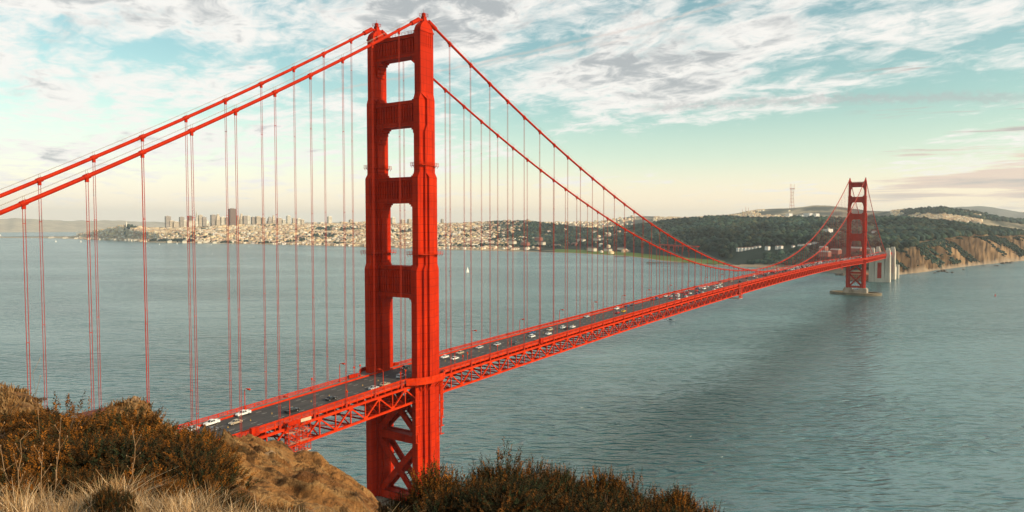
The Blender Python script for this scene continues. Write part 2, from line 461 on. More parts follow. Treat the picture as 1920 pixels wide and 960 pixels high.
# ------------------------------------------------------------------ far land (polar sheet round the headland)
# columns by photo bearing; each row of the section is (distance, seen height) or (distance, 'z', metres)
US = [-420, -200, 0, 60, 130, 200, 240, 270, 300, 360, 430, 520, 600, 690, 760, 830, 900, 950, 990, 1030, 1080, 1130, 1180, 1240, 1300, 1360, 1420, 1480, 1530, 1560, 1600, 1650, 1680, 1720, 1770, 1830, 1880, 1920, 2050, 2300]
SHORE_V = [446, 446, 446, 446, 447.5, 450.5, 452.5, 454, 455, 456, 457, 459, 461, 463.5, 466, 468.5, 470, 471, 472, 473.5, 475, 478, 481, 489, 495, 499, 501, 503, 507, 511, 517, 519.5, 516, 512, 505.5, 498, 493, 489, 478, 462]
# first slope (flat waterfront, or the crest of the sea cliff)
L1 = [(150, 'z', 3), (150, 'z', 3), (150, 'z', 3), (150, 'z', 4), (250, 'z', 5), (200, 'z', 6), (200, 'z', 8), (200, 'z', 8), (150, 'z', 14), (150, 'z', 22), (300, 'z', 9), (250, 'z', 6), (250, 'z', 5), (250, 'z', 5), (250, 'z', 5), (250, 'z', 5), (260, 'z', 5), (300, 'z', 5), (320, 'z', 5), (330, 'z', 5), (330, 'z', 5), (330, 'z', 5), (330, 'z', 5), (300, 'z', 6), (260, 'z', 7), (150, 'z', 9), (90, 'z', 16), (70, 'z', 24), (90, 'z', 30), (110, 'z', 40), (130, 'z', 48), (170, 'v', 475), (240, 'v', 469), (310, 'v', 460), (370, 'v', 450.5), (420, 'v', 446), (430, 'v', 445), (430, 'v', 446), (430, 'v', 446), (430, 'v', 446)]
# second: middle slopes (absolute distance, seen height)
L2 = [(9300, 'z', 2), (9300, 'z', 2), (9300, 'z', 2), (8900, 'z', 4), (8300, 'z', 12), (6900, 'v', 437), (6600, 'v', 431), (6400, 'v', 437), (6200, 'v', 439), (6000, 'v', 438), (5900, 'v', 441), (5700, 'v', 438), (5500, 'v', 439), (5200, 'v', 440), (5000, 'v', 441), (4900, 'v', 441), (4700, 'v', 442), (4600, 'v', 441), (4500, 'v', 440), (4400, 'v', 445), (4200, 'v', 445), (4000, 'v', 445), (3800, 'v', 444), (3500, 'v', 443), (3300, 'v', 441), (3100, 'v', 440), (2900, 'v', 447), (2850, 'v', 447), (2800, 'v', 446), (2800, 'v', 445), (2800, 'v', 446), (2800, 'v', 447), (2800, 'v', 445), (2900, 'v', 443), (3000, 'v', 441), (3150, 'v', 440), (3300, 'v', 441), (3500, 'v', 442), (3800, 'v', 443), (4200, 'v', 445)]
# third: main skyline of the city hills and of the wooded hills
L3 = [(9600, 'z', 2), (9600, 'z', 2), (9600, 'z', 2), (9200, 'z', 4), (8600, 'z', 12), (7300, 'v', 432), (6900, 'v', 423.5), (6900, 'v', 429), (7000, 'v', 431), (7000, 'v', 428), (6900, 'v', 426), (6700, 'v', 423), (6500, 'v', 423), (6200, 'v', 419), (6000, 'v', 422), (5900, 'v', 421), (5700, 'v', 419), (5300, 'v', 417), (5100, 'v', 416), (5000, 'v', 424), (4900, 'v', 430), (4800, 'v', 431), (4600, 'v', 427), (4300, 'v', 419), (4100, 'v', 413.5), (4000, 'v', 411.5), (3900, 'v', 412.5), (3800, 'v', 414), (3750, 'v', 415), (3700, 'v', 415.5), (3700, 'v', 414), (3700, 'v', 412), (3700, 'v', 411.5), (3700, 'v', 413), (3700, 'v', 419), (3800, 'v', 427), (3900, 'v', 434), (4000, 'v', 439), (4300, 'v', 441), (4600, 'v', 443)]
L4 = [-5]*3+[-5, -5, 5, 20, 30, 40, 40, 50, 60, 60, 70, 70, 70, 70, 70, 70, 70, 70, 70, 70, 80, 80, 90, 90, 90, 90, 90, 90, 90, 90, 80, 70, 60, 50, 40, 30, 30]
L5 = [(12500, 'z', -5)]*3+[(12500, 'z', -5)]*2+[(9000, 'z', 20), (9000, 'z', 30), (9000, 'z', 40), (9000, 'z', 60), (8800, 'z', 70), (8700, 'z', 80), (8500, 'z', 90), (8300, 'z', 90), (8200, 'z', 100), (8100, 'z', 100), (8100, 'v', 423), (8100, 'v', 421), (8000, 'v', 420), (8000, 'v', 420), (7800, 'v', 417.5), (7500, 'v', 416.5), (7600, 'v', 414.5), (8000, 'v', 405.5), (8000, 'v', 406.5), (7400, 'v', 407.5), (7300, 'v', 402), (7400, 'v', 392), (7400, 'v', 389), (7500, 'v', 383.5), (7500, 'v', 384.5), (7300, 'v', 391), (6800, 'v', 397), (6300, 'v', 396.5), (5900, 'v', 394), (5700, 'v', 391), (5700, 'v', 401), (5900, 'v', 411), (6100, 'v', 416), (6500, 'v', 421), (7000, 'v', 425)]

def build_sections():
    D = []; Z = []
    for i, u in enumerate(US):
        p = on_z(u, SHORE_V[i], 0.0); d0 = math.hypot(p[0]-CX, p[1]-CY)
        def pt(e, add=0.0):
            d, k, a = e; d += add
            return d, (a if k == 'z' else z_at(u, a, d))
        rows = [(d0-60, -14.0), (d0, 0.0), pt(L1[i], d0), pt(L2[i]), pt(L3[i])]
        d3 = rows[-1][0]; d5, z5 = pt(L5[i])
        rows.append((d3+0.5*(d5-d3), L4[i])); rows.append((d5, z5)); rows.append((d5+1600, 15.0 if u > 180 else -14.0)); rows.append((d5+3500, -14.0))
        D.append([r[0] for r in rows]); Z.append([r[1] for r in rows])
    D = np.array(D); Z = np.array(Z)
    for k in range(1, D.shape[1]): D[:, k] = np.maximum(D[:, k], D[:, k-1]+25)
    return D, Z
FD, FZ = build_sections()

def section(u, d, US_, D_, Z_):
    u = np.asarray(u, float); d = np.asarray(d, float)
    K = D_.shape[1]
    Dk = np.stack([np.interp(u, US_, D_[:, k]) for k in range(K)], -1)
    Zk = np.stack([np.interp(u, US_, Z_[:, k]) for k in range(K)], -1)
    j = np.clip((d[..., None] >= Dk).sum(-1)-1, 0, K-2)
    a = np.take_along_axis(Dk, j[..., None], -1)[..., 0]; b = np.take_along_axis(Dk, j[..., None]+1, -1)[..., 0]
    za = np.take_along_axis(Zk, j[..., None], -1)[..., 0]; zb = np.take_along_axis(Zk, j[..., None]+1, -1)[..., 0]
    t = np.clip((d-a)/(b-a), 0, 1); t = 0.55*t+0.45*t*t*(3-2*t)
    return za+(zb-za)*t, Dk, j
def far_ground(u, d):
    z, Dk, j = section(u, d, US, FD, FZ)
    h = bearing_dir(u); x = CX+h[..., 0]*d; y = CY+h[..., 1]*d
    amp = np.clip((z-4)/60, 0, 1)
    z = z+amp*(fbm(x/260, y/260, 4, 3)*9+fbm(x/900, y/900, 2, 9)*5)
    # gullies down the sea cliff
    cl = np.clip((u-1655)/30, 0, 1)*np.clip((d-Dk[..., 1])/60, 0, 1)*np.clip((Dk[..., 2]+60-d)/120, 0, 1)
    tq = np.clip((d-Dk[..., 1])/np.maximum(Dk[..., 2]-Dk[..., 1], 1), 0, 1); ug = u-1655+75*tq
    z = z+cl*(np.abs(fbm(ug/13.0+fbm(x/70, y/70, 3, 41)*2.2+d/300, d/140, 4, 21))*-16-22*np.abs(fbm(ug/42.0+d/900, d/700, 3, 71))+np.abs(fbm(x/34, y/34, 3, 25))*-5+fbm(x/11, y/11, 4, 5)*2.5+fbm(x/30, y/30, 3, 6)*5+10)
    return x, y, np.where((j == 1), np.maximum(z, 0.3), z), Dk, j

def build_far_land():
    us = np.concatenate([np.arange(-420, -20, 14), np.arange(-20, 1640, 3.0), np.arange(1640, 1960, 1.5), np.arange(1960, 2300, 10)])
    rows = 230
    tt = np.linspace(0, 1, rows)
    z_, Dk, _ = section(us, np.zeros_like(us), US, FD, FZ)
    # more rows on the near slopes
    seg = np.array([0, .02, .05, .33, .56, .74, .84, .94, 1.0])
    k = np.clip(np.searchsorted(seg, tt, 'right')-1, 0, 7)
    f = (tt-seg[k])/(seg[k+1]-seg[k])
    d = Dk[:, k]*(1-f)+Dk[:, k+1]*f
    U = np.repeat(us[:, None], rows, 1)
    x, y, z, DK, j = far_ground(U, d)
    V = np.stack([x, y, z], -1).reshape(-1, 3)
    # land cover: own colours of beach, lawn, scrub, forest floor, town ground, bare cliff
    c = np.zeros(U.shape+(3,)); c[:] = (0.075, 0.075, 0.050)
    town = np.array((0.46, 0.37, 0.25)); wood = np.array((0.022, 0.036, 0.028)); lawn = np.array((0.11, 0.17, 0.035)); beach = np.array((0.34, 0.25, 0.17))
    scrub = np.array((0.105, 0.060, 0.028)); bare = np.array((0.33, 0.205, 0.105)); hill = np.array((0.072, 0.076, 0.064))
    nz = fbm(x/180, y/180, 4, 31); n2 = fbm(x/40, y/75, 4, 33)
    wtown = np.clip((1010+nz*90-U)/50, 0, 1)
    c = wood+(town-wood)*wtown[..., None]
    flat = (d-DK[..., 1] > 45) & (j <= 2) & (d < DK[..., 2]+10) & (U > 1040) & (U < 1360)
    c[flat] = lawn
    sand = (d-DK[..., 1] < 45+12*nz) & (j <= 1) & (U > 560)
    c[sand] = beach
    cliff = (U > 1655) & (j == 1) & ~((d-DK[..., 1]) < 30)
    mixv = np.clip(0.10+2.0*fbm((U-1655+75*np.clip((d-DK[..., 1])/np.maximum(DK[..., 2]-DK[..., 1], 1), 0, 1))/16.0+1.8*fbm(x/70, y/70, 3, 46), d/85, 4, 27)+0.8*fbm(x/12, y/12, 3, 29)+np.clip((U-1760)/300, 0, .3)-0.35*np.clip((z-45)/40, -.6, 1), 0, 1)
    c[cliff] = (scrub+(bare-scrub)*mixv[..., None])[cliff]
    top = (U > 1670) & (j == 2)
    edge = (d-DK[..., 2] < 140) & top
    c[top] = (scrub*0.9); c[edge & (n2 > 0.25)] = (0.20, 0.145, 0.085)
    back = j >= 4
    houses = np.clip(nz*1.6+0.25, 0, 1)
    c[back] = (hill+(town-hill)*houses[..., None])[back]
    cols = c.reshape(-1, 3)
    A, B = U.shape
    idx = np.arange(A*B).reshape(A, B)
    F = np.stack([idx[:-1, :-1], idx[:-1, 1:], idx[1:, 1:], idx[1:, :-1]], -1).reshape(-1, 4)
    o = link('terrain', np_mesh('terrain', V, F[:, ::-1] if False else F, M['land'], cols, smooth=True))
    tag(o, kind='structure')
build_far_land()

def ridge_sheet(name, us, prof, D0, depth, seed, color, rough=60):
    """a far range of hills as a solid ridge: waterside, crest and back slope"""
    us = np.asarray(us, float); U = np.arange(us[0], us[-1], 6.0)
    v = np.interp(U, us, prof)
    crest = np.array([z_at(a, b, D0+depth) for a, b in zip(U, v)])+fbm(U/25, U*0+seed, 3, seed)*rough*0.4
    crest = np.maximum(crest, 3)
    rowsD = [D0-80, D0, D0+0.3*depth, D0+0.7*depth, D0+depth, D0+1.6*depth, D0+2.3*depth]
    fr = [None, 0.0, 0.25, 0.75, 1.0, 0.5, None]
    V = []
    h = bearing_dir(U)
    for dd, f in zip(rowsD, fr):
        z = np.full_like(U, -12.0) if f is None else crest*f+1.0+(fbm(U/14, U*0+dd, 3, seed+3)*rough if 0 < f < 1 else 0)
        V.append(np.stack([CX+h[:, 0]*dd, CY+h[:, 1]*dd, np.maximum(z, -12)], -1))
    V = np.stack(V, 1); A, B = V.shape[:2]; idx = np.arange(A*B).reshape(A, B)
    F = np.stack([idx[:-1, :-1], idx[:-1, 1:], idx[1:, 1:], idx[1:, :-1]], -1).reshape(-1, 4)
    m = mat(name+'_ground', color, 0.95, 0.6, 0.004, tuple(c*1.6 for c in color), spec=0.1)
    o = link(name, np_mesh(name, V.reshape(-1, 3), F, m, smooth=True)); tag(o, kind='structure')
ridge_sheet('hills_across_the_bay', [-420, -150, 0, 30, 80, 140, 200, 260, 330, 420, 520, 700, 900, 1000], [409, 408, 411, 408, 412, 414, 413, 415, 416, 416, 417, 417, 418, 420], 15500, 2600, 5, (0.42, 0.36, 0.27), 50)
ridge_sheet('hills_far_coast', [1560, 1680, 1740, 1790, 1830, 1860, 1900, 1960, 2080, 2300], [412, 402, 395, 389, 386, 389, 396, 402, 408, 415], 11500, 1800, 8, (0.16, 0.15, 0.13), 30)

# ------------------------------------------------------------------ the bridge
SPAN, SIDE, YC = 1280.0, 343.0, 13.7
ZT, SAG, DM, DS, SLOPE, CURV = 222.95, 140.73, 17.287, 15.34, 0.5921, 3.4658e-4
def zt(x):                                   # top chord of the stiffening truss
    if x < 0: return 68.0+0.040*x
    if x > SPAN: return 68.0-0.010*(x-SPAN)
    t = x/640.0-1
    return 68.0+7.5*(1-t*t)
def zc(x):                                   # main cable axis
    if x < 0: return ZT+SLOPE*x+CURV*x*x
    if x > SPAN:
        a = x-SPAN
        return ZT-0.600*a+CURV*a*a*1.25
    t = x/640.0-1
    return ZT-SAG*(1-t*t)
ROAD = 1.55                                  # road surface above the top chord
X0, X1 = -170.0, 1628.0

bridge = empty('suspension_bridge')
tag(bridge, 'tall red suspension bridge with two portal towers crossing the bay', 'bridge')

# sections of a tower leg: height, then outer lengths along the bridge and widths across it
LEG = [(13.0, 3.3, 2.3, 3.3, 3.03, 1.14, 1.14), (116.0, 3.3, 2.3, 3.3, 3.03, 1.14, 1.14),
       (118.2, 2.9, 1.3, 3.5, 3.25, 1.07, 1.07), (155.4, 2.9, 1.3, 3.5, 3.25, 1.07, 1.07),
       (157.4, 4.9, 0.06, 2.5, 3.15, 0.03, 1.03), (174.5, 4.9, 0.06, 2.5, 3.15, 0.03, 1.03),
       (177.5, 2.2, 0.06, 3.85, 3.15, 0.03, 1.03), (188.2, 2.2, 0.06, 3.85, 3.15, 0.03, 1.03),
       (190.6, 8.2, 0.05, 0.05, 3.3, 0.03, 0.03), (216.2, 8.2, 0.05, 0.05, 3.3, 0.03, 0.03)]
def leg_ring(y, s):
    z, l0, l1, l2, n0, s1, s2 = s
    a0 = l0/2; a1 = a0+l1; a2 = a1+l2; b2 = n0/2; b1 = b2+s2; b0 = b1+s1
    q = [(a2, 0), (a2, b2), (a1, b2), (a1, b1), (a0, b1), (a0, b0)]
    quarter = q[1:]
    pts = quarter + [(-x, yy) for x, yy in quarter[::-1]] + [(-x, -yy) for x, yy in quarter] + [(x, -yy) for x, yy in quarter[::-1]]
    return [(x, y+yy, z) for x, yy in pts]
STRUTS = [(206.6, 215.8), (177.4, 188.0), (144.6, 155.6), (103.6, 117.2)]
INNER = [1.7, 2.6, 3.3, 3.6]                 # half width of the legs where each strut meets them

def make_tower(south):
    t = empty('tower', parent=bridge)
    if south: t.location = (SPAN, 0, 0)
    t['label'] = 'far red portal tower standing in the water on a concrete pier' if south else 'near red portal tower between the two halves of the deck'
    for sy in (-1, 1):
        y = sy*YC
        b = MB()
        b.loft([leg_ring(y, s) for s in LEG])
        # flutes under the saddle and plate bands
        for k in range(7):
            x = -3.6+k*1.2
            for ys in (-1, 1): b.box(x-0.16, x+0.16, y+ys*1.68, y+ys*1.86, 210.0, 216.0)
        b.box(-4.35, 4.35, y-2.0, y+2.0, 216.2, 216.75)
        b.build('leg', M['orange'], t)
        # saddle housing
        h = MB()
        h.loft([[(x, yy, z) for x, yy in ((-a, y-bb), (a, y-bb), (a, y+bb), (-a, y+bb))] for z, a, bb in ((216.7, 4.15, 1.75), (217.6, 4.0, 1.7), (218.9, 3.4, 1.6), (219.9, 2.4, 1.5), (220.6, 1.5, 1.35))])
        h.frus(0, y, 220.6, 222.7, 1.25, 1.2, 0.8, 0.8)
        h.box(-0.95, 0.95, y-0.95, y+0.95, 222.7, 222.95)
        hs = h.build('saddle_housing', M['orange'], t)
        f = MB()
        f.lathe((0, y, 222.95), [(0.8, 0), (0.85, 0.2), (0.85, 1.2), (0.6, 1.5), (0.1, 1.8)], 10)
        f.tube([(0, y, 224.6), (0, y, 226.0)], 0.06, 6)
        for zz in (223.3, 224.1):
            for (xa, ya, xb, yb) in ((-1.3, -1.3, 1.3, -1.3), (1.3, -1.3, 1.3, 1.3), (1.3, 1.3, -1.3, 1.3), (-1.3, 1.3, -1.3, -1.3)):
                f.beam((xa, y+ya, zz), (xb, y+yb, zz), 0.10, 0.10)
        for xa in (-1.3, 1.3):
            for ya in (-1.3, 1.3): f.beam((xa, y+ya, 222.7), (xa, y+ya, 224.2), 0.10, 0.10)
        f.build('beacon', M['orange'], hs)
        # inspection walks round the leg
        for zz, ex, ey in ((160.3, 5.4, 3.2), (122.6, 6.7, 4.4)):
            g = MB()
            g.box(-ex, ex, y-ey, y+ey, zz, zz+0.18)
            for zr in (0.7, 1.25):
                for (xa, ya, xb, yb) in ((-ex, -ey, ex, -ey), (ex, -ey, ex, ey), (ex, ey, -ex, ey), (-ex, ey, -ex, -ey)):
                    g.beam((xa, y+ya, zz+zr), (xb, y+yb, zz+zr), 0.09, 0.09)
            for k in range(9):
                xx = -ex+2*ex*k/8
                for s in (-1, 1):
                    g.beam((xx, y+s*ey, zz), (xx, y+s*ey, zz+1.25), 0.09, 0.09)
                    g.beam((xx, y+s*ey, zz), (xx, y+s*(ey-1.0), zz-0.9), 0.14, 0.14)
            g.build('inspection_walk', M['orange_truss'], t)
    for (z0, z1), inn in zip(STRUTS, INNER):
        b = MB(); L = YC-inn+0.6
        hx = 2.9
        b.box(-hx+0.55, hx-0.55, -L, L, z0+0.4, z1-0.4)
        b.box(-hx, hx, -L, L, z1-1.25, z1-0.15); b.box(-hx, hx, -L, L, z0, z0+1.5)
        b.box(-hx-0.2, hx+0.2, -L, L, z1-0.15, z1+0.12); b.box(-hx-0.16, hx+0.16, -L, L, z0+1.5, z0+1.75)
        nrib = 15; Lr = YC-inn-0.5
        for k in range(nrib):
            yy = -Lr+2*Lr*k/(nrib-1)
            w = 0.22+0.05*((k*7) % 3)
            for s in (-1, 1):
                b.box(min(s*(hx-0.56), s*(hx-0.12)), max(s*(hx-0.56), s*(hx-0.12)), yy-w, yy+w, z0+2.1, z1-1.9+0.35*(k % 2))
        # stepped haunches under and over the strut
        e = YC-inn
        low = 9.0 if z0 < 110 else 6.5
        for s in (-1, 1):
            for dw, dz, th in ((3.4, 0.7, 2.5), (2.5, 1.6, 2.45), (1.75, 3.0, 2.4), (1.15, low*0.7, 2.35), (0.7, low, 2.3)):
                ya, yb = sorted((s*(e+0.5), s*(e-dw)))
                b.box(-th, th, ya, yb, z0-dz, z0+0.02)
            for dw, dz, th in ((2.2, 0.6, 2.4), (1.4, 1.3, 2.35), (0.8, 2.3, 2.3)):
                ya, yb = sorted((s*(e+0.5), s*(e-dw)))
                b.box(-th, th, ya, yb, z1+0.1, z1+0.1+dz)
        b.build('portal_strut', M['orange'], t)
    # railing on the top strut
    g = MB()
    for k in range(13):
        yy = -11+22*k/12
        for s in (-2.7, 2.7): g.beam((s, yy, 215.9), (s, yy, 217.2), 0.1, 0.1)
    for s in (-2.7, 2.7):
        for zz in (216.6, 217.2): g.beam((s, -11.5, zz), (s, 11.5, zz), 0.1, 0.1)
    g.build('top_railing', M['orange_truss'], t)
    # braces below the deck
    b = MB(); e = YC-2.2
    for z0, z1 in ((15.5, 40.0), (44.0, 66.0)):
        for x in (-2.6, 2.6):
            b.beam((x, -e, z0), (x, e, z1), 1.1, 2.6); b.beam((x+0.01, e, z0), (x+0.01, -e, z1), 1.1, 2.6)
        for k in range(9):
            f = (k+0.5)/9
            for s in (-1, 1): b.beam((-2.6, -s*e+2*s*e*f, z0+(z1-z0)*f), (2.6, -s*e+2*s*e*f, z0+(z1-z0)*f), 0.35, 0.35)
        b.beam((0, -1.9, (z0+z1)/2), (0, 1.9, (z0+z1)/2), 6.3, 3.4)
    b.build('cross_brace', M['orange'], t)
    for zz in (42.0, 14.8):
        b = MB()
        for x in (-2.6, 2.6): b.box(x-0.6, x+0.6, -e, e, zz-1.7, zz+1.7)
        b.box(-2.1, 2.1, -e, e, zz+0.9, zz+1.3)
        for k in range(12):
            yy = -e+2*e*(k+0.5)/12; b.box(-2.1, 2.1, yy-0.15, yy+0.15, zz-1.2, zz+0.9)
        b.build('lower_strut', M['orange'], t)
    # pier
    b = MB()
    for sy in (-1, 1):
        b.box(-10.5, 10.5, sy*YC-7.0, sy*YC+7.0, -6, 11.5); b.box(-9.0, 9.0, sy*YC-5.6, sy*YC+5.6, 11.5, 13.1)
    b.box(-8.5, 8.5, -7.0, 7.0, -6, 9.0)
    b.build('pier', M['concrete'], t)
    if south:
        b = MB(); N = 56; A, B_ = 25.0, 46.0
        def el(a, bb, z): return [(a*math.cos(2*math.pi*i/N), bb*math.sin(2*math.pi*i/N), z) for i in range(N)]
        b.loft([el(A, B_, -6), el(A, B_, 4.2), el(A-0.4, B_-0.4, 4.8), el(A-4, B_-4, 4.8), el(A-4.2, B_-4.2, -6)])
        b.build('fender_ring', mat('wet_concrete', (0.20, 0.16, 0.10), 0.9, 0.6, 0.1, (0.09, 0.07, 0.05)), t)
        p = MB(); p.loft([el(A-4.1, B_-4.1, 2.0), el(A-4.1, B_-4.1, 2.6)]); p.build('fender_floor', mat('weathered_deck', (0.50, 0.32, 0.08), 0.8, 0.7, 0.1, (0.22, 0.17, 0.1)), t)
    # curved walkway round the outside of each leg at deck level
    for sy in (-1, 1):
        b = MB(); y = sy*YC; zd = zt(0)+0.2
        pts = [(-12.5, 0.0), (-9.4, 2.9), (-6.0, 4.9), (-2.5, 5.6), (2.5, 5.6), (6.0, 4.9), (9.4, 2.9), (12.5, 0.0)]
        P = [(x, y+sy*w) for x, w in pts]
        for (xa, ya), (xb, yb) in zip(P[:-1], P[1:]):
            b.beam((xa, ya, zd+0.6), (xb, yb, zd+0.6), 0.35, 1.5)
            b.beam((xa, ya, zd+2.0), (xb, yb, zd+2.0), 0.10, 1.25)
            b.beam((xa, ya, zd+2.75), (xb, yb, zd+2.75), 0.28, 0.22)
        for x, w in pts[1:-1]:
            b.beam((x, y+sy*w, zd-0.1), (x, y+sy*w, zd+3.0), 0.28, 0.28)
            b.beam((x, y+sy*w, zd), (x*0.8, y+sy*(w-2.4), zd-3.2), 0.35, 0.5)
        b.build('tower_walk', M['orange_truss'], t)
        f = MB(); n_ = len(P)
        f.loft([[(x, yy, zd+0.9) for x, yy in P]+[(12.5, y-sy*1.0, zd+0.9), (-12.5, y-sy*1.0, zd+0.9)], [(x, yy, zd+1.2) for x, yy in P]+[(12.5, y-sy*1.0, zd+1.2), (-12.5, y-sy*1.0, zd+1.2)]])
        f.build('walk_floor', M['walk'], t)
    return t
tower_n = make_tower(False)
tower_s = make_tower(True)

# extra service duct and ladders on the near tower
for sx in (-8.6, 7.6):
    b = MB()
    for k in range(3): b.tube([(sx+0.7*k, -YC-1.9, 43.0+4*k), (sx+0.7*k, -YC-1.9, 66.5)], 0.28, 8)
    for k in range(7): b.box(sx-0.5, sx+2.0, -YC-2.3, -YC-1.5, 43+3.6*k, 43.25+3.6*k)
    b.build('service_pipes', M['orange_truss'], tower_n)

def cable_points(y, a, b_, n_):
    return [(a+(b_-a)*i/n_, y, zc(a+(b_-a)*i/n_)) for i in range(n_+1)]
HX = [DM+15.24*k for k in range(82)]
HN = [-DS-15.24*k for k in range(22)]
HS = [SPAN+DS+15.24*k for k in range(21)]
for sy in (-1, 1):
    y = sy*YC; b = MB()
    pts = cable_points(y, -SIDE, -3.2, 60)+cable_points(y, 3.2, SPAN-3.2, 160)+cable_points(y, SPAN+3.2, SPAN+SIDE, 60)
    b.tube(pts, 0.57, 10)
    for X in HX+HN+HS:                          # clamps over the suspenders
        z = zc(X); s = (zc(X+1)-zc(X-1))/2; l = 0.75
        b.tube([(X-l, y, z-s*l), (X+l, y, z+s*l)], 0.74, 8)
        b.box(X-0.42, X+0.42, y-0.3, y+0.3, z-1.5, z-0.6)
    for X in (-5.4, 5.4, SPAN-5.4, SPAN+5.4):   # sleeves next to the saddles
        s = (zc(X+1)-zc(X-1))/2; b.tube([(X-2.4, y, zc(X)-s*2.4), (X+2.4, y, zc(X)+s*2.4)], 0.95, 10)
    b.build('main_cable', M['cable'], bridge, smooth=False)
    for off in (-0.55, 0.55):                   # hand ropes over the cable
        r = MB()
        for P in (cable_points(y, -SIDE, -5, 40), cable_points(y, 5, SPAN-5, 120)):
            r.tube([(p[0], p[1]+off, p[2]+1.75) for p in P], 0.035, 4)
        for X in HN+HX: r.beam((X, y+off, zc(X)+0.5), (X, y+off, zc(X)+1.9), 0.06, 0.06)
        r.build('hand_rope', M['wire'], bridge)

def suspender_shape(b, X, y):
    lo, hi = zt(X)-0.3, zc(X)-0.9
    for dx in (-0.3, 0.3):
        b.tube([(X+dx, y, lo), (X+dx, y, hi)], 0.078, 6)
    zz = lo+14
    while zz < hi-4:
        b.box(X-0.38, X+0.38, y-0.09, y+0.09, zz-0.08, zz+0.08); zz += 30
    b.box(X-0.5, X+0.5, y-0.25, y+0.25, lo, lo+1.8)
spots = sorted([(math.dist((X, y), (CX, CY)), X, y) for X in HX+HN+HS for y in (-YC, YC) if zc(X)-zt(X) > 1.6])
for _, X, y in spots[:100]:
    b = MB(); suspender_shape(b, X, y); b.build('suspender', M['rope'], bridge)
b = MB()
for _, X, y in spots[100:]: suspender_shape(b, X, y)
tag(b.build('suspender_field', M['rope'], bridge), kind='stuff')

# trusses
PAN = 7.62; DEP = 7.35
nodes = [DM-15.24*13+PAN*i for i in range(int((X1-(DM-15.24*13))/PAN)+1)]
nodes = [x for x in nodes if X0 < x < X1]
i0 = [i for i, x in enumerate(nodes) if abs(x-DM) < 0.1][0]
for sy in (-1, 1):
    y = sy*YC; b = MB()
    for i in range(len(nodes)-1):
        xa, xb = nodes[i], nodes[i+1]
        za, zb = zt(xa), zt(xb)
        if min(abs(xa+PAN/2), abs(xa+PAN/2-SPAN)) < 6.2: continue      # the legs stand here
        b.beam((xa, y, za-0.45), (xb+0.02, y, zb-0.45), 0.85, 0.90)
        b.beam((xa, y, za-DEP), (xb+0.02, y, zb-DEP), 0.80, 0.85)
        b.beam((xa, y, za-0.9), (xa, y, za-DEP+0.4), 0.42, 0.42, up=(1, 0, 0))
        if (i-i0) % 2 == 0: b.beam((xa, y, za-0.9), (xb, y, zb-DEP+0.3), 0.55, 0.50)
        else: b.beam((xa, y, za-DEP+0.3), (xb, y, zb-0.9), 0.55, 0.50)
        if (i-i0) % 2 == 0: b.prism([(xa-1.1, za-0.9), (xa+1.1, za-0.9), (xa+0.55, za-2.0), (xa-0.55, za-2.0)], y-0.30, y+0.30)
        else: b.prism([(xa-1.1, za-DEP+0.4), (xa+1.1, za-DEP+0.4), (xa+0.55, za-DEP+1.4), (xa-0.55, za-DEP+1.4)], y-0.30, y+0.30)
    b.build('stiffening_truss', M['orange_truss'], bridge)
# floor beams and lateral bracing between the trusses
b = MB()
for i in range(len(nodes)-1):
    x = nodes[i]; z = zt(x)
    b.box(x-0.16, x+0.16, -13.2, 13.2, z-1.75, z+0.55)
    b.box(x-0.30, x+0.30, -13.2, 13.2, z-1.95, z-1.75)
    xb = nodes[i+1]; zb = zt(xb)
    for yy in (-10, -6.7, -3.3, 0, 3.3, 6.7, 10): b.beam((x, yy, z+0.70), (xb, yy, zb+0.70), 0.35, 0.75)
b.build('floor_framing', M['orange'], bridge)
b = MB()
for i in range(0, len(nodes)-2, 1):
    x = nodes[i]; z = zt(x)-DEP
    b.beam((x, -13.2, z), (x, 13.2, z), 0.40, 0.55)
    xb = nodes[i+1]; zb = zt(xb)-DEP
    if i % 2 == 0:
        b.beam((x, -13.2, z-0.1), (xb, 0, zb-0.1), 0.40, 0.40); b.beam((x, 13.2, z-0.1), (xb, 0, zb-0.1), 0.40, 0.40)
    else:
        b.beam((x, 0, z-0.1), (xb, -13.2, zb-0.1), 0.40, 0.40); b.beam((x, 0, z-0.1), (xb, 13.2, zb-0.1), 0.40, 0.40)
    if i % 2 == 0:
        for s in (-1, 1): b.beam((x, s*13.2, z+0.2), (x, s*4.0, zt(x)-1.9), 0.30, 0.30)
b.build('lateral_bracing', M['orange'], bridge)

XR = [X0+(X1-X0)*i/120 for i in range(121)]
def strip(name, y0, y1, dz0, dz1, m, parent=bridge, xs=XR):
    b = MB()
    b.loft([[(x, y0, zt(x)+dz0), (x, y1, zt(x)+dz0), (x, y1, zt(x)+dz1), (x, y0, zt(x)+dz1)] for x in xs])
    return b.build(name, m, parent)
road = strip('road_deck', -9.6, 9.6, ROAD-0.42, ROAD, M['asphalt'])
lm = MB()
for yy in (-6.4, -3.2, 3.2, 6.4):
    x = X0
    while x < 560:
        z0_, z1_ = zt(x)+ROAD+0.004, zt(x+2.4)+ROAD+0.004
        lm.v += [(x, yy-0.09, z0_), (x+2.4, yy-0.09, z1_), (x+2.4, yy+0.09, z1_), (x, yy+0.09, z0_)]; k = len(lm.v)-4
        lm.quad((k, k+1, k+2, k+3)); x += 9.0
tag(lm.build('lane_marking', M['white_paint'], road), kind='stuff')
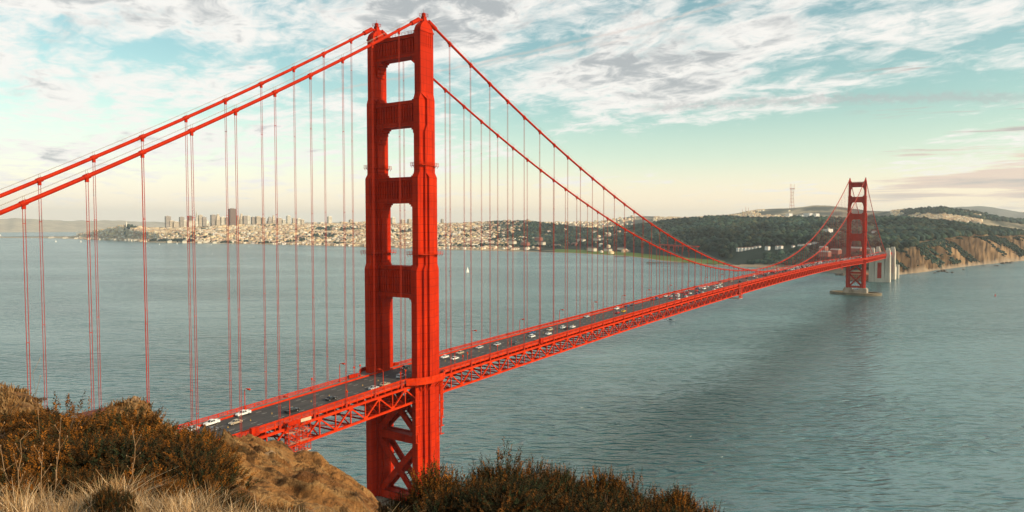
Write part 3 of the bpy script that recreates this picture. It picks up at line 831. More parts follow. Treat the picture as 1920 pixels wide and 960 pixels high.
for sy in (-1, 1):
    a, b_ = sorted((sy*9.75, sy*13.0))
    strip('sidewalk', a, b_, ROAD-0.25, ROAD+0.16, M['walk'])
    a, b_ = sorted((sy*9.62, sy*9.86))
    strip('kerb_rail', a, b_, ROAD-0.3, ROAD+0.62, M['orange_truss'])
    b = MB()
    for i in range(len(nodes)-1):
        xa, xb = nodes[i], nodes[i+1]
        if min(abs(xa+PAN/2), abs(xa+PAN/2-SPAN)) < 11: continue
        za, zb = zt(xa), zt(xb); y = sy*13.25
        b.beam((xa, y, za+ROAD-0.35), (xb+.02, y, zb+ROAD-0.35), 0.22, 0.75)       # fascia
        b.beam((xa, y, za+ROAD+1.42), (xb+.02, y, zb+ROAD+1.42), 0.24, 0.20)       # top rail
        b.beam((xa, y, za+ROAD+0.30), (xb+.02, y, zb+ROAD+0.30), 0.16, 0.14)
        for k in range(2):
            xx = xa+PAN*k/2; zz = zt(xx)
            b.beam((xx, y, zz+0.1), (xx, y, zz+ROAD+1.5), 0.30, 0.30, up=(1, 0, 0))
            b.beam((xx, y, zz+ROAD-0.7), (xx, y-sy*0.9, zz+0.05), 0.22, 0.3)
        if xa < 420:
            for k in range(20):
                xx = xa+PAN*(k+0.5)/20; zz = zt(xx)
                b.beam((xx, y, zz+ROAD+0.30), (xx, y, zz+ROAD+1.40), 0.10, 0.16, up=(1, 0, 0))
        else:
            for k in range(6):
                xx = xa+PAN*(k+0.5)/6; zz = zt(xx)
                b.beam((xx, y, zz+ROAD+0.30), (xx, y, zz+ROAD+1.40), 0.10, 0.55, up=(1, 0, 0))
    b.build('railing', M['orange_truss'], bridge)

# south pylons, arch and land viaduct
def pylon(xc, top, name):
    b = MB()
    for sy in (-1, 1):
        y = sy*16.5
        b.frus(xc, y, -4, top-14, 8.5, 6.2, 7.4, 5.2); b.box(xc-6.6, xc+6.6, y-4.6, y+4.6, top-14, top-5); b.box(xc-5.4, xc+5.4, y-3.6, y+3.6, top-5, top)
        for k in (-1, 1):
            b.box(xc-9.3, xc+9.3, y+k*3.0-0.8, y+k*3.0+0.8, -4, top-22)
    b.box(xc-9.0, xc+9.0, -10.0, -4.5, -4, 58.5); b.box(xc-9.0, xc+9.0, 4.5, 10.0, -4, 58.5)
    b.box(xc-9.0, xc+9.0, -4.5, 4.5, 46, 58.5); b.box(xc-9.0, xc+9.0, -4.5, 4.5, -4, 9)
    o = b.build(name, M['pale_concrete'], bridge)
    p = MB(); p.box(xc-7.8, xc-7.2, -4.5, 4.5, 9, 46)
    for k in range(6): p.box(xc-8.1, xc-7.8, -4.5, 4.5, 9.5+6*k, 10.3+6*k)
    p.build('recess_panel', M['orange'], o)
    return o
pylon(1640.0, 80.0, 'concrete_pylon')
pylon(1742.0, 80.0, 'concrete_pylon')
b = MB()
for y in (-12.5, 12.5):
    prev = None
    for i in range(17):
        f = i/16; x = 1649+84*f; z = 14+38*(1-(2*f-1)**2)
        if prev:
            b.beam((prev[0], y, prev[1]), (x, y, z), 1.0, 1.6); b.beam((prev[0], y, prev[1]+5), (x, y, z+5), 0.9, 1.2)
        b.beam((x, y, z), (x, y, z+5), 0.5, 0.5); b.beam((x, y, z+5), (x, y, 60), 0.5, 0.7, up=(1, 0, 0))
        prev = (x, z)
for i in range(17):
    f = i/16; x = 1649+84*f; z = 14+38*(1-(2*f-1)**2); b.beam((x, -12.5, z), (x, 12.5, z), 0.5, 0.5); b.beam((x, -12.5, z+2.5), (x, 12.5, 57), 0.4, 0.4)
b.build('steel_arch', M['orange'], bridge)
b = MB()
b.box(1628, 1775, -13.4, 13.4, 64.5, 66.1, 1); b.box(1628, 1775, -14.2, -13.4, 60.5, 67.6); b.box(1628, 1775, 13.4, 14.2, 60.5, 67.6)
for x in (1768,):
    for y in (-11, 11): b.box(x-1.5, x+1.5, y-1.5, y+1.5, 0, 60.6)
b.build('approach_span', [M['orange'], M['asphalt']], bridge)
b = MB(); b.box(1752, 1772, -22, -12, -2, 30); b.box(1780, 1794, -26, -14, -2, 34); b.build('abutment', M['pale_concrete'], bridge)
# ------------------------------------------------------------------ street lamps
def lamp_mesh(full):
    p = MB()
    p.box(-0.25, 0.25, -0.25, 0.25, 0, 0.7)
    p.tube([(0, 0, 0.7), (0, 0, 7.3), (0, 0.25, 7.9), (0, 0.9, 8.15), (0, 2.2, 8.2)], [0.15, 0.12, 0.11, 0.11, 0.10], 6)
    h = MB(); h.loft([[(x, y, z) for x, y in ((-a, y0), (a, y0), (a, y1), (-a, y1))] for z, a, y0, y1 in ((7.82, 0.26, 1.75, 3.05), (8.08, 0.36, 1.6, 3.2), (8.36, 0.2, 1.7, 2.9))])
    return p, h
pm, hm = lamp_mesh(True)
PM = pm.mesh('lamp_post', M['orange_truss']); HM = hm.mesh('lamp_head', M['orange_truss'])
both = MB(); both.v = pm.v+hm.v; both.f = pm.f+[tuple(i+len(pm.v) for i in f) for f in hm.f]; both.mi = pm.mi+hm.mi
BM = both.mesh('lamp_whole', M['orange_truss'])
LX = [-71.2+46.35*k for k in range(-1, 29)]
for sy in (1, -1):
    for k, X in enumerate(LX):
        if min(abs(X), abs(X-SPAN)) < 9 or X > 1275: continue
        y = sy*12.6; rz = math.pi if sy > 0 else 0.0
        side = 'far' if sy > 0 else 'near'
        if X < 320:
            o = empty('street_lamp', (X, y, zt(X)+ROAD+0.16), rz)
            link('pole', PM, o); link('lamp_head', HM, o)
        else:
            o = link('street_lamp', BM, loc=(X, y, zt(X)+ROAD+0.16)); o.rotation_euler = (0, 0, rz)
        if X < 20:
            i = sum(1 for q in LX if X < q < -5)
            nm = ['first', 'second', 'third'][min(i, 2)]
            lb = f'red hooked street lamp on the {side} walkway, {nm} from the near tower towards the hillside'
        elif X < 320:
            i = sum(1 for q in LX if 9 < q < X)
            nm = ['first', 'second', 'third', 'fourth', 'fifth', 'sixth', 'seventh'][min(i, 6)]
            lb = f'red hooked street lamp on the {side} walkway, {nm} beyond the near tower'
        else: lb = f'tiny red street lamp far along the {side} walkway of the main span'
        tag(o, lb, 'street lamp', 'street lamps along the bridge deck')
# short signal posts by the near tower
for X, y, h, w in ((-44.0, -12.2, 3.4, 'near walkway before the tower, standing in a pale box'), (-14.5, -12.4, 4.2, 'near walkway just before the tower leg'), (-11.4, -12.4, 4.6, 'near walkway close against the tower leg'), (28.0, -12.2, 3.6, 'near walkway just past the tower'), (31.5, -12.2, 4.4, 'near walkway past the tower, taller of the two'), (56.0, -12.2, 3.8, 'near walkway beyond the first lamp past the tower'), (-40.0, 12.3, 4.4, 'far walkway between two lamps'), (-16.8, 12.5, 4.2, 'far walkway by the red box'), (-13.2, 12.5, 4.4, 'far walkway nearest the far tower leg')):
    o = empty('signal_post', (X, y, zt(X)+ROAD+0.16))
    b = MB(); b.tube([(0, 0, 0), (0, 0, h)], 0.12, 6); b.box(-0.3, 0.3, -0.3, 0.3, 0, 0.5); b.build('pole', M['orange_truss'], o)
    b = MB(); b.lathe((0, 0, h), [(0.12, -0.1), (0.34, 0.0), (0.36, 0.55), (0.15, 0.8)], 8); b.build('lamp_head', M['orange_truss'], o)
    tag(o, 'short red signal post on the '+w, 'signal post', 'signal posts on the deck')

# ------------------------------------------------------------------ equipment on the truss
def scaffold():
    o = empty('scaffold_cage', (-69.6, -14.9, zt(-69.6)-9.6))
    b = MB(); L, W, H = 4.8, 0.9, 11.6
    for x in (-L, 0, L):
        for y in (-W, W): b.beam((x, y, 0), (x, y, H), 0.16, 0.16)
    for k in range(7):
        z = 0.2+k*1.85
        for y in (-W, W): b.beam((-L, y, z), (L, y, z), 0.13, 0.13)
        for x in (-L, 0, L): b.beam((x, -W, z), (x, W, z), 0.13, 0.13)
    for k in range(6):
        z = 0.2+k*1.85; s = 1 if k % 2 else -1
        b.beam((-L*s, -W, z), (0, -W, z+1.85), 0.11, 0.11); b.beam((0, -W, z), (L*s, -W, z+1.85), 0.11, 0.11)
    b.build('frame', M['orange_truss'], o)
    n_ = MB()
    for k in range(6):
        z = 0.35+k*1.85
        for q in range(9):
            if (k*5+q*3) % 4 == 0: continue
            x = -L+q*2*L/9; n_.box(x+0.05, x+2*L/9-0.08, W+0.05, W+0.09, z, z+1.35)
            if (k*3+q) % 3 == 0: n_.box(x+0.05, x+2*L/9-0.08, -W+0.02, -W+0.05, z, z+0.75)
    n_.build('netting', M['netting'], o)
    p = MB()
    for k in (0, 2, 4): p.box(-L, L, -W, W, 0.05+k*1.85, 0.13+k*1.85)
    p.box(-1.2, L, -W-0.15, W, -0.15, 0.05); p.box(0.5, L+0.3, -W-0.12, -W-0.05, H-1.0, H+0.2)
    p.build('work_platform', M['plank'], o)
    c = MB(); c.box(-L-0.1, 0.4, -W-0.06, -W-0.02, H-1.2, H+0.3); c.build('cover_sheet', M['orange'], o)
    tag(o, 'red scaffold cage with netting hung on the truss above the bare cliff', 'scaffold')
scaffold()
def traveller(X, label, hgt=12.5, wid=3.0):
    o = empty('maintenance_platform', (X, -15.2, zt(X)-10.6))
    b = MB()
    for x in (-wid, wid):
        for y in (-0.8, 0.8): b.beam((x, y, 0), (x, y, hgt), 0.3, 0.3)
    for k in range(9):
        z = k*hgt/8
        b.box(-wid-0.1, wid+0.1, -0.95, 0.95, z-0.22, z+0.22)
    b.build('frame', M['orange_truss'], o)
    p = MB()
    for k in range(8):
        z = k*hgt/8; p.box(-wid+0.2, wid-0.2, 0.5, 0.6, z+0.3, z+hgt/8-0.3)
    p.build('panel', mat('faded_pink_sheet', (0.62, 0.16, 0.10), 0.8, 0.3, 0.5), o)
    p = MB(); p.box(-wid-4.5, wid, -1.0, 26.0, -0.7, -0.3); 
    for x in (-wid-4.4, wid): p.beam((x, -1, 0.7), (x, 26, 0.7), 0.12, 0.12)
    p.build('gantry', M['steel'], o)
    tag(o, label, 'work platform')
traveller(462.0, 'banded red maintenance platform hanging on the middle of the long span')
traveller(1026.0, 'small red maintenance platform on the truss just before the far tower', 10.5, 2.2)
for X, lb in ((-86.6, 'red equipment box fixed outside the railing near the hillside'), (95.0, 'red equipment box outside the railing beyond the near tower')):
    b = MB(); b.box(-1.5, 1.5, -0.6, 0.5, -0.6, 2.1); b.box(-1.6, 1.6, -0.7, 0.6, 2.1, 2.25); b.box(-0.06, 0.06, -0.66, -0.6, -0.4, 1.9); b.box(0.3, 0.5, -0.72, -0.6, 0.6, 0.9)
    o = b.build('equipment_box', M['orange'], loc=(X, -13.9, zt(X)+ROAD)); tag(o, lb, 'box')
b = MB(); b.box(-2.6, 2.6, -0.3, 0.3, 0.3, 1.7); b.box(-2.7, 2.7, -0.35, 0.35, 1.7, 1.85)
tag(b.build('equipment_box', M['orange'], loc=(-17.5, 12.2, zt(-17.5)+ROAD+0.16)), 'long red box on the far walkway before the far tower leg', 'box')

# ------------------------------------------------------------------ cars
def car_protos(kind):
    """meshes of one kind of car: body outline, windows, wheels"""
    body = MB(); glass = MB(); W = 0.90
    if kind == 'sedan':
        low = [(-2.3, .28), (2.3, .28), (2.35, .62), (2.2, .78), (1.05, .92), (-1.55, .95), (-2.28, .86)]
        cab = [(1.0, .92), (.35, 1.40), (-.85, 1.42), (-1.65, .94)]
    elif kind == 'suv':
        low = [(-2.3, .35), (2.3, .35), (2.35, .75), (2.2, .95), (1.15, 1.08), (-2.2, 1.12), (-2.35, .9)]
        cab = [(1.05, 1.08), (.55, 1.72), (-1.85, 1.74), (-2.2, 1.12)]
    elif kind == 'van':
        low = [(-2.7, .35), (2.7, .35), (2.75, .8), (2.5, 1.1), (1.9, 1.25), (-2.7, 1.25)]
        cab = [(1.9, 1.25), (1.3, 2.2), (-2.6, 2.25), (-2.7, 1.25)]
    else:
        low = [(-2.8, .42), (2.75, .42), (2.8, .85), (2.6, 1.05), (1.2, 1.12), (-2.78, 1.12)]
        cab = [(1.15, 1.12), (.55, 1.78), (-.75, 1.80), (-.95, 1.12)]
    body.loft([[(x*.97, -W, z) for x, z in low], [(x, -W+.08, z) for x, z in low], [(x, W-.08, z) for x, z in low], [(x*.97, W, z) for x, z in low]])
    for s in (-1, 1): body.box(low[0][0]-0.05, low[0][0]+0.1, s*W*.5-.3, s*W*.5+.3, .62, .74)
    # greenhouse: glass core with the roof and pillars in body colour
    xs = [p[0] for p in cab]; top = cab[1][1]
    glass.loft([[(x, -W*.93+(0.20 if z > cab[0][1]+.1 else 0), z) for x, z in cab], [(x, W*.93-(0.20 if z > cab[0][1]+.1 else 0), z) for x, z in cab]])
    a, r = cab[1], cab[2]
    body.hexa([(r[0]-.05, -W*.76, top-.03), (a[0]+.05, -W*.76, top-.03), (a[0]+.05, W*.76, top-.03), (r[0]-.05, W*.76, top-.03),
               (r[0]+.1, -W*.70, top+.06), (a[0]-.1, -W*.70, top+.06), (a[0]-.1, W*.70, top+.06), (r[0]+.1, W*.70, top+.06)])
    for s in (-1, 1):
        for (p, q) in ((cab[0], cab[1]), (cab[3], cab[2])):
            body.beam((p[0], s*W*.925, p[1]), (q[0], s*W*.73, q[1]), .09, .09)
        mid = ((a[0]+r[0])/2, top); body.beam((mid[0], s*W*.935, cab[0][1]), (mid[0], s*W*.74, top), .09, .07)
    if kind == 'pickup':
        body.box(-2.78, -1.0, -W, -W+.12, 1.1, 1.28); body.box(-2.78, -1.0, W-.12, W, 1.1, 1.28); body.box(-2.78, -2.66, -W, W, 1.1, 1.28)
    wheel = MB(); wheel.tube([(0, -.11, 0), (0, .11, 0)], .33, 12)
    hub = MB(); hub.tube([(0, -.125, 0), (0, .125, 0)], .19, 8)
    lamp = MB(); lamp.box(-.05, .05, -.2, .2, -.08, .08)
    wb = 1.45 if kind in ('sedan', 'suv') else 1.75
    return body, glass, wheel, hub, lamp, wb, low
CARS = {}
PAINT = {'white': (.78, .77, .74), 'silver': (.46, .47, .48), 'black': (.018, .018, .02), 'dark grey': (.09, .09, .10), 'red': (.50, .025, .018), 'yellow': (.80, .48, .03), 'blue': (.05, .11, .24), 'tan': (.42, .34, .24), 'teal': (.08, .22, .24)}
def car(kind, color, x, y, south, parts, label):
    key = (kind, color, parts)
    if key not in CARS:
        body, glass, wheel, hub, lamp, wb, low = car_protos(kind)
        pm = paint_mat(color.replace(' ', '_')+'_car_paint', PAINT[color])
        if parts:
            o = empty('car')
            body.build('body', pm, o); glass.build('windows', M['glass'], o)
            wm = wheel.mesh('tyre_shape', M['rubber']); hm_ = hub.mesh('rim_shape', M['steel'])
            for sx in (-wb, wb):
                for sy in (-.82, .82):
                    w = link('wheel', wm, o, (sx, sy, .33)); link('rim', hm_, w)
            lmesh = lamp.mesh('lamp_shape', M['sail'])
            for sy in (-.62, .62): link('headlight', lmesh, o, (low[2][0]-.02, sy, low[2][1]))
        else:
            allm = MB()
            for part, mi in ((body, 0), (glass, 1)):
                k = len(allm.v); allm.v += part.v; allm.f += [tuple(i+k for i in f) for f in part.f]; allm.mi += [mi]*len(part.f)
            for sx in (-wb, wb):
                for sy in (-.82, .82):
                    k = len(allm.v); allm.v += [(a+sx, b_+sy, c+.33) for a, b_, c in wheel.v]; allm.f += [tuple(i+k for i in f) for f in wheel.f]; allm.mi += [2]*len(wheel.f)
            o = allm.build('car', [pm, M['glass'], M['rubber']])
        CARS[key] = o
    else: o = copy_tree(CARS[key])
    sl = math.atan2(zt(x+2)-zt(x-2), 4)
    o.location = (x, y, zt(x)+ROAD); o.rotation_euler = (0, -sl if south else sl, 0 if south else math.pi)
    tag(o, label, {'pickup': 'pickup truck', 'van': 'van'}.get(kind, 'car'), 'vehicles crossing the bridge')
    return o
LANES = (-8.0, -4.8, -1.6, 1.6, 4.8, 8.0)
def lane(y): return min(LANES, key=lambda a: abs(a-y))
def road_point(u, v):
    p = on_z(u, v, 70)
    for _ in range(6): p = on_z(u, v, zt(p[0])+ROAD+0.6)
    return p
NEAR = [(393, 792, 'pickup', 'white', 'white pickup truck on the deck beside the bushes, closest to the hillside'),
        (455, 775, 'pickup', 'white', 'white pickup truck following behind the first one near the hillside'),
        (390, 804, 'sedan', 'dark grey', 'dark grey car half hidden beside the first white pickup'),
        (345, 800, 'sedan', 'silver', 'silver car at the end of the deck just behind the bush'),
        (441, 791, 'sedan', 'tan', 'tan car passing below the railing between the white pickups and the box'),
        (548, 770, 'pickup', 'black', 'black pickup truck in the near lane above the scaffold'),
        (617, 746, 'sedan', 'black', 'black car in the middle of the deck before the near tower'),
        (696, 726, 'sedan', 'silver', 'silver car below the hooked lamp just before the near tower'),
        (718, 721, 'sedan', 'tan', 'pale tan car close behind the lamp by the near tower'),
        (757, 706, 'suv', 'silver', 'silver hatchback in the lower gap of the near tower'),
        (762, 690, 'suv', 'black', 'black car seen through the lower gap of the near tower'),
        (835, 669, 'sedan', 'white', 'white car just emerging past the near tower in the far lanes'),
        (856, 672, 'sedan', 'white', 'white car behind the two short posts past the near tower'),
        (863, 661, 'sedan', 'tan', 'pale beige car ahead of the two white cars past the tower'),
        (900, 651, 'sedan', 'silver', 'silver green car between the first lamp and the third suspender'),
        (930, 645, 'sedan', 'silver', 'silver car alone ahead of the teal tinted one'),
        (970, 643, 'sedan', 'dark grey', 'grey car close to the near railing beside a lamp'),
        (1002, 631, 'suv', 'white', 'white hatchback at the lower corner of the bunch of five cars'),
        (1002, 624, 'sedan', 'blue', 'blue car at the back corner of the bunch of five cars'),
        (1025, 625, 'sedan', 'white', 'white saloon second in the bunch of five cars'),
        (1030, 618, 'suv', 'tan', 'tan car at the front of the bunch of five cars'),
        (1052, 614, 'suv', 'white', 'white car first in the row of three beside a lamp'),
        (1060, 615, 'sedan', 'black', 'black car in the middle of the row of three'),
        (1070, 615, 'sedan', 'white', 'white car last in the row of three by the railing'),
        (1095, 593, 'sedan', 'silver', 'silver car alone on the far side of the deck'),
        (1155, 586, 'sedan', 'red', 'red car beside the yellow taxi on the main span'),
        (1166, 583, 'sedan', 'yellow', 'yellow taxi on the main span'),
        (1160, 579, 'suv', 'white', 'white car just left of and behind the yellow taxi'),
        (1168, 573, 'sedan', 'blue', 'dark blue car by the far railing above the yellow taxi'),
        (1186, 571, 'sedan', 'dark grey', 'dark car ahead of the blue one near the far railing'),
        (1223, 561, 'sedan', 'red', 'red car of a close pair on the middle of the main span'),
        (1220, 559, 'suv', 'blue', 'blue car of a close pair on the middle of the main span'),
        (1245, 555, 'sedan', 'white', 'white car alone just beyond the red and blue pair'),
        (1272, 554, 'van', 'white', 'white van standing taller than the cars around it'),
        (1308, 545, 'sedan', 'red', 'red car nearest the railing before the banded platform')]
taken = []
for u, v, kind, color, lb in NEAR:
    p = road_point(u, v); y = lane(p[1]); x = p[0]
    while any(abs(x-a) < 6.0 and abs(y-b_) < 1 for a, b_ in taken): x += 1.0
    taken.append((x, y)); car(kind, color, x, y, y < 0, x < 200, lb)
r = random.Random(5)
x = 300.0
while x < 1560:
    for y in LANES:
        if r.random() < (0.33 if x < 640 else 0.52):
            xx = x+r.uniform(-3, 3)
            if any(abs(xx-a) < 6.5 and abs(y-b_) < 1 for a, b_ in taken) or min(abs(xx-SPAN), 99) < 0: continue
            kind = r.choice(['sedan', 'sedan', 'suv', 'suv', 'pickup', 'van'] if x > 400 else ['sedan', 'suv'])
            color = r.choice(['white', 'white', 'silver', 'silver', 'black', 'dark grey', 'red', 'blue', 'tan'])
            taken.append((xx, y))
            word = {'pickup': 'pickup truck', 'van': 'van', 'suv': 'tall car', 'sedan': 'low car'}[kind]
            car(kind, color, xx, y, y < 0, False, f'tiny {color} {word} in the dense traffic towards the far tower')
    x += 15.0 if x < 700 else 13.0
# lane pegs
b = MB(); b.tube([(0, 0, 0), (0, 0, 0.6)], 0.06, 6); b.lathe((0, 0, 0), [(0.22, 0), (0.2, 0.06)], 8); PEG = b.mesh('peg', M['yellow'])
for k in range(34):
    X = -96+9.0*k
    if abs(X) < 8: continue
    o = link('lane_peg', PEG, loc=(X, -0.05 if X < 60 else 0.05, zt(X)+ROAD+0.002))
    tag(o, 'small yellow lane peg in the row along the middle of the deck', 'traffic peg', 'yellow lane pegs')

# ------------------------------------------------------------------ boats and other things on the water
def sailboat(u, v, hgt, label, heel=0.0, single=True, big=False):
    p = on_z(u, v, 0)
    o = empty('sailing_boat', (p[0], p[1], 0), r.uniform(0, 6.28))
    L = hgt*0.62
    b = MB(); b.loft([[(x*L/2, y*L*0.14*w, z) for y, z in ((-1, 0.9), (1, 0.9), (.6, -.3), (-.6, -.3))] for x, w in ((-1, .6), (-.4, 1), (.3, .9), (.98, .1))])
    b.build('hull', M['hull_white'], o)
    b = MB(); b.tube([(0.05*L, 0, .8), (0.05*L, 0, hgt)], .10, 6); b.beam((0.05*L, 0, 1.9), (-0.42*L, .1, 1.9), .12, .12); b.build('mast', M['steel'], o)
    b = MB()
    rows = 6
    rings = []
    for k in range(rows+1):
        f = k/rows; z = 2.0+(hgt-2.4)*f; w = 0.46*L*(1-f)**0.85+0.03
        rings.append([(0.04*L-w*q, 0.10*w*math.sin(q*3.1), z) for q in (0, .33, .66, 1)]+[(0.04*L-w*q, 0.10*w*math.sin(q*3.1)+.05, z) for q in (1, .66, .33, 0)])
    b.loft(rings); b.build('mainsail', M['sail'], o)
    b = MB(); rings = []
    for k in range(rows+1):
        f = k/rows; z = 1.2+(hgt*0.82-1.2)*f; x1 = 0.48*L*(1-f)+0.07*L*f; w = 0.40*L*(1-f)+.03
        rings.append([(x1-w*q, 0.12*w*math.sin(q*3.1), z) for q in (0, .5, 1)]+[(x1-w*q, 0.12*w*math.sin(q*3.1)+.05, z) for q in (1, .5, 0)])
    b.loft(rings); b.build('jib', M['sail'], o)
    tag(o, label, 'sailboat', 'sailing boats on the bay')
sailboat(877, 511, 17, 'white sailboat with a tall sail, just right of the near tower')
sailboat(843, 507, 14, 'smaller white sailboat between the near tower and the tall sailboat')
for u, v, h, lb in ((29, 452.5, 18, 'pale sailboat off the low point at the edge of the bay'), (105, 454, 19, 'pale sailboat below the low spit of land'), (152, 454.5, 21, 'pale sailboat in front of the piers by the first suspenders'), (275, 462, 22, 'white sailboat right of the dark double suspender'), (299, 459, 11, 'tiny sailboat off the wooded point'), (332, 457.5, 14, 'tiny sailboat below the wooded point'), (396, 460, 13, 'tiny sailboat before the pale sea wall'), (467, 463, 15, 'tiny white sailboat off the city front'), (60, 448, 14, 'distant sailboat past the end of the spit'), (1, 443, 30, 'large pale sail cut by the edge of the view'), (80, 443, 22, 'distant sailboat behind the spit'), (398, 477, 9, 'small pale boat with low sail in the open bay')):
    sailboat(u, v, h, lb)
# tall ship
p = at_dist(146, 433.5, 9100); o = empty('tall_ship', (p[0], p[1], 0), 0.4)
b = MB(); b.loft([[(x*30, y*6*w, z) for y, z in ((-1, 6), (1, 6), (.6, -1), (-.6, -1))] for x, w in ((-1, .7), (-.4, 1), (.4, .95), (1.05, .1))]); b.build('hull', M['hull_white'], o)
b = MB(); s_ = MB()
for x, h in ((-17, 70), (0, 84), (17, 72)):
    b.tube([(x, 0, 4), (x, 0, h)], .5, 6)
    for k in range(4):
        z0 = 14+(h-16)*k/4; z1 = 14+(h-16)*(k+.92)/4; w0 = 17-2.8*k
        s_.loft([[(x+1+1.5*math.sin(q*1.57), y, z) for q, y in ((0, -w), (1, -w/2), (1.0, w/2), (0, w))]+[(x+1.3+1.5*math.sin(q*1.57), y, z) for q, y in ((0, w), (1, w/2), (1.0, -w/2), (0, -w))] for z, w in ((z0, w0*.62), (z1, w0*.5))])
b.build('masts', M['steel'], o); s_.build('sails', M['sail'], o)
tag(o, 'big square sailed ship behind the low spit on the bay', 'sailing ship')
# motor boat and its wake
p = on_z(1258, 601.5, 0); a = on_z(1200, 597, 0); dv = (p-a); rz = math.atan2(dv[1], dv[0])
o = empty('motor_boat', (p[0], p[1], 0), rz)
b = MB(); b.loft([[(x*5.5, y*1.9*w, z+(.5 if x > .8 else 0)) for y, z in ((-1, 1.1), (1, 1.1), (.7, -.3), (-.7, -.3))] for x, w in ((-1, .9), (-.2, 1), (.5, .85), (1.05, .1))]); b.build('hull', M['hull_white'], o)
b = MB(); b.hexa([(-2.5, -1.2, 1.1), (1.8, -1.2, 1.1), (1.8, 1.2, 1.1), (-2.5, 1.2, 1.1), (-2.3, -1.1, 2.7), (.6, -1.1, 2.7), (.6, 1.1, 2.7), (-2.3, 1.1, 2.7)]); b.box(-2.6, 1.0, -1.25, 1.25, 2.7, 2.85)
b.build('cabin', M['hull_dark'], o)
b = MB(); b.tube([(-1, 0, 2.8), (-1, 0, 5.2)], .07, 6); b.beam((-2, 0, 4.4), (0, 0, 4.4), .08, .08); b.build('mast', M['steel'], o)
tag(o, 'small white motor boat with a foaming wake below the middle of the bridge', 'boat')
w = MB(); N = 40; rr = random.Random(3); prev = None
left = []; right = []
for i in range(N):
    f = i/(N-1); x = -4-62*f; wd = (0.8+2.6*f)*(0.6+0.5*rr.random())*(1-0.75*f)
    left.append((x, -wd, .05)); right.append((x, wd, .05))
for i in range(N-1):
    k = len(w.v); w.v += [left[i], left[i+1], right[i+1], right[i]]; w.quad((k, k+1, k+2, k+3))
for v_ in range(len(w.v)): w.v[v_] = (w.v[v_][0], w.v[v_][1], 0.06)
wk = w.build('wake', M['foam'], loc=(p[0], p[1], 0)); wk.rotation_euler = (0, 0, rz); tag(wk, 'white foaming wake trailing behind the small motor boat', 'wake', kind='stuff')
# buoy
p = on_z(1866, 555, 0); o = empty('buoy', (p[0], p[1], 0))
b = MB(); b.lathe((0, 0, 0), [(.3, -.6), (1.9, -.3), (1.9, .5), (.6, .8)], 12); b.build('float', M['red_buoy'], o)
b = MB(); b.lathe((0, 0, .7), [(.9, 0), (.35, 2.6), (.35, 3.6), (.05, 4.2)], 8); b.build('lantern_tower', M['red_buoy'], o)
tag(o, 'small red buoy alone on the water right of the far tower', 'buoy')
# pier off the green shore
p0 = on_z(1212, 494.5, 0); p1 = on_z(1305, 494.5, 0); o = empty('pier', (0, 0, 0))
b = MB(); d = Vector(p1-p0).normalized(); nrm = Vector((-d.y, d.x, 0)); L = (Vector(p1)-Vector(p0)).length
def pp(f, s, z): q = Vector(p0)+d*f+nrm*s; return (q.x, q.y, z)
b.hexa([pp(0, -7, 3), pp(L*.28, -7, 3), pp(L*.28, 7, 3), pp(0, 7, 3), pp(0, -7, 5), pp(L*.28, -7, 5), pp(L*.28, 7, 5), pp(0, 7, 5)])
b.hexa([pp(L*.28, -2.5, 3.2), pp(L, -2.5, 3.2), pp(L, 2.5, 3.2), pp(L*.28, 2.5, 3.2), pp(L*.28, -2.5, 4.6), pp(L, -2.5, 4.6), pp(L, 2.5, 4.6), pp(L*.28, 2.5, 4.6)])
b.build('pier_deck', M['rock_dark'], o)
b = MB()
for k in range(30):
    f = L*k/29
    for s in (-2, 2): q = pp(f, s*(3 if f < L*.28 else 1), 0); b.tube([(q[0], q[1], -3), (q[0], q[1], 3.3)], .4, 6)
b.build('piles', M['rock_dark'], o)
tag(o, 'long dark pier with a broad head off the green waterfront', 'pier')
# small breakwater
p0 = on_z(1153, 481.5, 0); p1 = on_z(1178, 481, 0); rk = MB()
rr = random.Random(9)
def boulder(mb_, c, s, rr):
    n_ = 7; rings = []
    for z, f in ((-.4, .9), (.1, 1.0), (.45, .75), (.7, .3)):
        rings.append([(c[0]+s[0]*f*math.cos(2*math.pi*i/n_)*rr.uniform(.75, 1.2), c[1]+s[1]*f*math.sin(2*math.pi*i/n_)*rr.uniform(.75, 1.2), c[2]+s[2]*z*rr.uniform(.8, 1.2)) for i in range(n_)])
    mb_.loft(rings)
for k in range(16):
    q = p0+(p1-p0)*k/15; boulder(rk, (q[0], q[1], 0), (5, 5, 3.4), rr)
tag(rk.build('breakwater', M['rock_dark']), 'low dark rock breakwater off the green beach', 'breakwater')
# rocks below the cliff
ROCKS = [(1760, 510, 7, 5, 'dark sea rock in the cluster below the pale cliff, biggest of the cluster'), (1769, 509, 9, 6, 'wet dark rock at the right of the cluster below the cliff'), (1776, 511, 5, 3, 'low dark rock in front of the cluster below the cliff'), (1787, 511.5, 6, 4, 'tan rock standing clear right of the cluster below the cliff'), (1753, 512, 4, 2.5, 'small dark rock left of the cluster below the cliff'), (1868, 498.5, 7, 3.5, 'lone dark rock off the cliff foot'), (1880, 494.5, 13, 6, 'long dark reef at the cliff foot'), (1891, 493.5, 10, 6, 'dark reef rock beside the long reef'), (1897, 491.5, 6, 3, 'small dark rock at the seaward end of the reef'), (1845, 498, 5, 3, 'small rock on the beach left of the reef'), (1806, 506, 5, 3, 'small dark rock by the middle of the beach'), (1575, 516, 14, 7, 'dark rocks at the water edge left of the far tower'), (1590, 518, 12, 6, 'dark shore rock tucked behind the far tower')]
